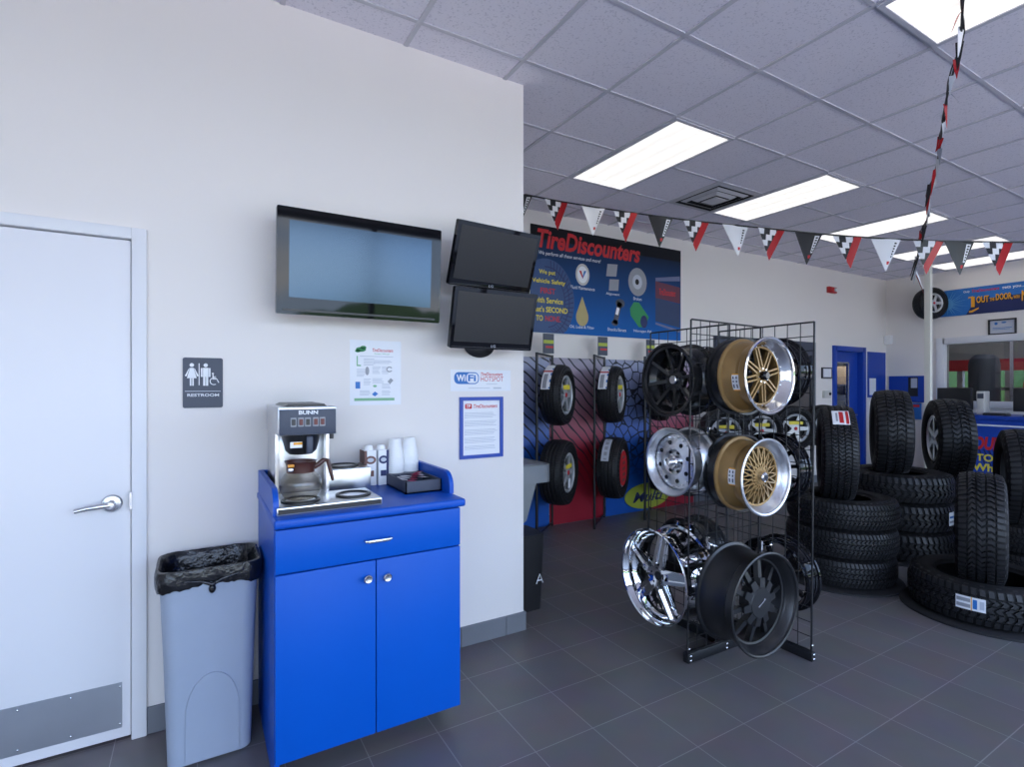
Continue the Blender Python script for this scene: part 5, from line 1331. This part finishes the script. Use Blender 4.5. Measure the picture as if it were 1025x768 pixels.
# line of sight through the knot where the strings cross
t = thing('pennant_string', 'twisted string of pennants hanging down from the ceiling at the right', 'pennant string', A)
def tw(s_): 
    p = A.lerp(B_, s_); p.z -= .03*sin(pi*s_); p.x += .012*sin(s_*23); p.y += .012*cos(s_*19); return p
pts = [tw(k/30) for k in range(31)]+[B_+Vector((-.02, .01, -.10)), B_+Vector((-.04, .02, -.20)), B_+Vector((-.07, .04, -.34))]
b = MB(); b.tube(pts, .006, 6); b.tube([p+Vector((.012*sin(k*.9), .012*cos(k*.9), .004)) for k, p in enumerate(pts)], .004, 6); b.obj('cord', M['black'], t)
rnd = random.Random(21)
seq = ['red_gloss', 'paper', 'black', 'red_gloss', 'ltgrey', 'paper']
for k in range(22):
    s_ = .04+k*.043; p = tw(min(s_, 1)) if s_ < 1 else B_+Vector((0, 0, -.1))
    L = rnd.uniform(.10, .20); d_ = (B_-A).normalized()*rnd.uniform(.6, 1.0)*L+Vector((rnd.uniform(-.02, .02), rnd.uniform(-.02, .02), -L*rnd.uniform(.2, .7)))
    if k in (5,): d_ = Vector((.05, -.05, -.13))
    if k in (0,): d_ = (A-B_).normalized()*.1+Vector((-.02, .05, -.16))
    w_ = .034; sd_ = Vector((rnd.uniform(-1, 1), rnd.uniform(-1, 1), rnd.uniform(-.3, .3))).normalized()
    b = MB()
    for off in (0, .0015): b.grid(lambda u, v: p+d_*u+sd_*w_*(1-u*.95)*(v-.5)+Vector((0, off, .01*sin(u*5+k))), 6, 2)
    b.obj('pennant', M[seq[k % 6]], t, smooth=60)
for k in range(6):
    p = B_+Vector((-.04, .02, -.14-.03*k)); a = k*1.1
    b = MB()
    d_ = Vector((.06*cos(a), .06*sin(a), -.12-.01*k))
    for off in (0, .0015): b.grid(lambda u, v: p+d_*u+Vector((-sin(a), cos(a), .2))*.02*(1-u*.95)*(v-.5)+Vector((0, off, 0)), 5, 2)
    b.obj('pennant', M[seq[(k+1) % 6]], t, smooth=60)

# ---------------------------------------------------------------- outdoors, seen only in reflections and through glass
g = tag(MB().box(-60, 60, -60, YF-.25, -.32, -.12).obj('parking_lot', M['asphalt'], None, smooth=0), kind='structure')
g = tag(MB().box(14.7, 60, -20, 40, -.32, -.12).obj('side_yard', M['asphalt'], None, smooth=0), kind='structure')
b = MB(); rnd = random.Random(2)
for k in range(150):
    x = -34+68*rnd.random(); y = -24-7*rnd.random(); r = rnd.uniform(.9, 1.9)*(1.3 if x > 6 or x < -9 else 1)
    b.sphere((x, y, r*.5), r*1.3, r, r*.8, 8, 6)
for k in range(40):
    y = -2+14*rnd.random(); x = 20+4*rnd.random(); r = rnd.uniform(1.0, 1.7); b.sphere((x, y, r*.9), r, r*1.3, r*1.2, 8, 6)
tag(b.obj('hedge', M['leaf'], None, (0, -22, 0), smooth=0), 'green bank of trees outside the shop windows', 'trees', kind='stuff')

# ---------------------------------------------------------------- sky, camera
w = bpy.data.worlds.new('sky'); SC.world = w; w.use_nodes = True
n, l = w.node_tree.nodes, w.node_tree.links
bg = n['Background']
tc = n.new('ShaderNodeTexCoord'); sp = n.new('ShaderNodeSeparateXYZ'); l.new(tc.outputs['Generated'], sp.inputs[0])
rp = n.new('ShaderNodeValToRGB'); e = rp.color_ramp.elements
e[0].position = .0; e[0].color = (.62, .80, 1.06, 1); e[1].position = .62; e[1].color = (.20, .38, .85, 1)
l.new(sp.outputs['Z'], rp.inputs[0])
nz = n.new('ShaderNodeTexNoise'); nz.inputs['Scale'].default_value = 3.2; nz.inputs['Detail'].default_value = 8
mp = n.new('ShaderNodeMapping'); mp.inputs['Scale'].default_value = (1, 1, 2.6); l.new(tc.outputs['Generated'], mp.inputs[0]); l.new(mp.outputs[0], nz.inputs['Vector'])
r2 = n.new('ShaderNodeValToRGB'); r2.color_ramp.elements[0].position = .48; r2.color_ramp.elements[1].position = .68
l.new(nz.outputs['Fac'], r2.inputs[0])
mx = n.new('ShaderNodeMix'); mx.data_type = 'RGBA'; l.new(r2.outputs[0], mx.inputs[0]); l.new(rp.outputs[0], mx.inputs[6]); mx.inputs[7].default_value = (.95, .97, 1.0, 1)
l.new(mx.outputs[2], bg.inputs[0]); bg.inputs[1].default_value = 3.1

def portal(name, loc, rot, sx, sy):
    la = bpy.data.lights.new(name, 'AREA'); la.shape = 'RECTANGLE'; la.size = sx; la.size_y = sy; la.cycles.is_portal = True
    o = bpy.data.objects.new(name, la); C.objects.link(o); o.location = loc; o.rotation_euler = rot
portal('daylight_portal', ((XL+GX)/2, YF-.16, 1.55), (radians(90), 0, 0), GX-XL, 2.9)
sl = bpy.data.lights.new('sun', 'SUN'); sl.energy = 8; sl.angle = .01; sl.color = (1, .93, .84)
so = bpy.data.objects.new('sun', sl); C.objects.link(so); so.rotation_euler = (radians(-42), 0, radians(-6))
# garage ceiling lamp
la = bpy.data.lights.new('garage_lamp', 'AREA'); la.size = 1.5; la.energy = 30
o = bpy.data.objects.new('garage_lamp', la); C.objects.link(o); o.location = (12.5, 3, H-.05)
la = bpy.data.lights.new('stockroom_lamp', 'AREA'); la.size = 1.0; la.energy = 70
o = bpy.data.objects.new('stockroom_lamp', la); C.objects.link(o); o.location = (9.3, 5.7, H-.05)

cam = bpy.data.cameras.new('camera'); co = bpy.data.objects.new('camera', cam); C.objects.link(co)
cam.sensor_width = 36; cam.lens = 532.72/1025*36; cam.shift_y = 2/1025; cam.clip_start = .05
co.location = (0, 0, CAM); co.rotation_euler = (radians(90), 0, -math.atan2(.50958, .86042))
SC.camera = co
vs = SC.view_settings; vs.view_transform = 'Standard'; vs.look = 'None'; vs.gamma = 1; vs.use_curve_mapping = False; vs.exposure = 0.9
SC.cycles.use_denoising = True
SC.cycles.max_bounces = 10; SC.cycles.diffuse_bounces = 5; SC.cycles.glossy_bounces = 4; SC.cycles.transparent_max_bounces = 12
SC.cycles.sample_clamp_indirect = 6; SC.cycles.caustics_reflective = False; SC.cycles.caustics_refractive = False
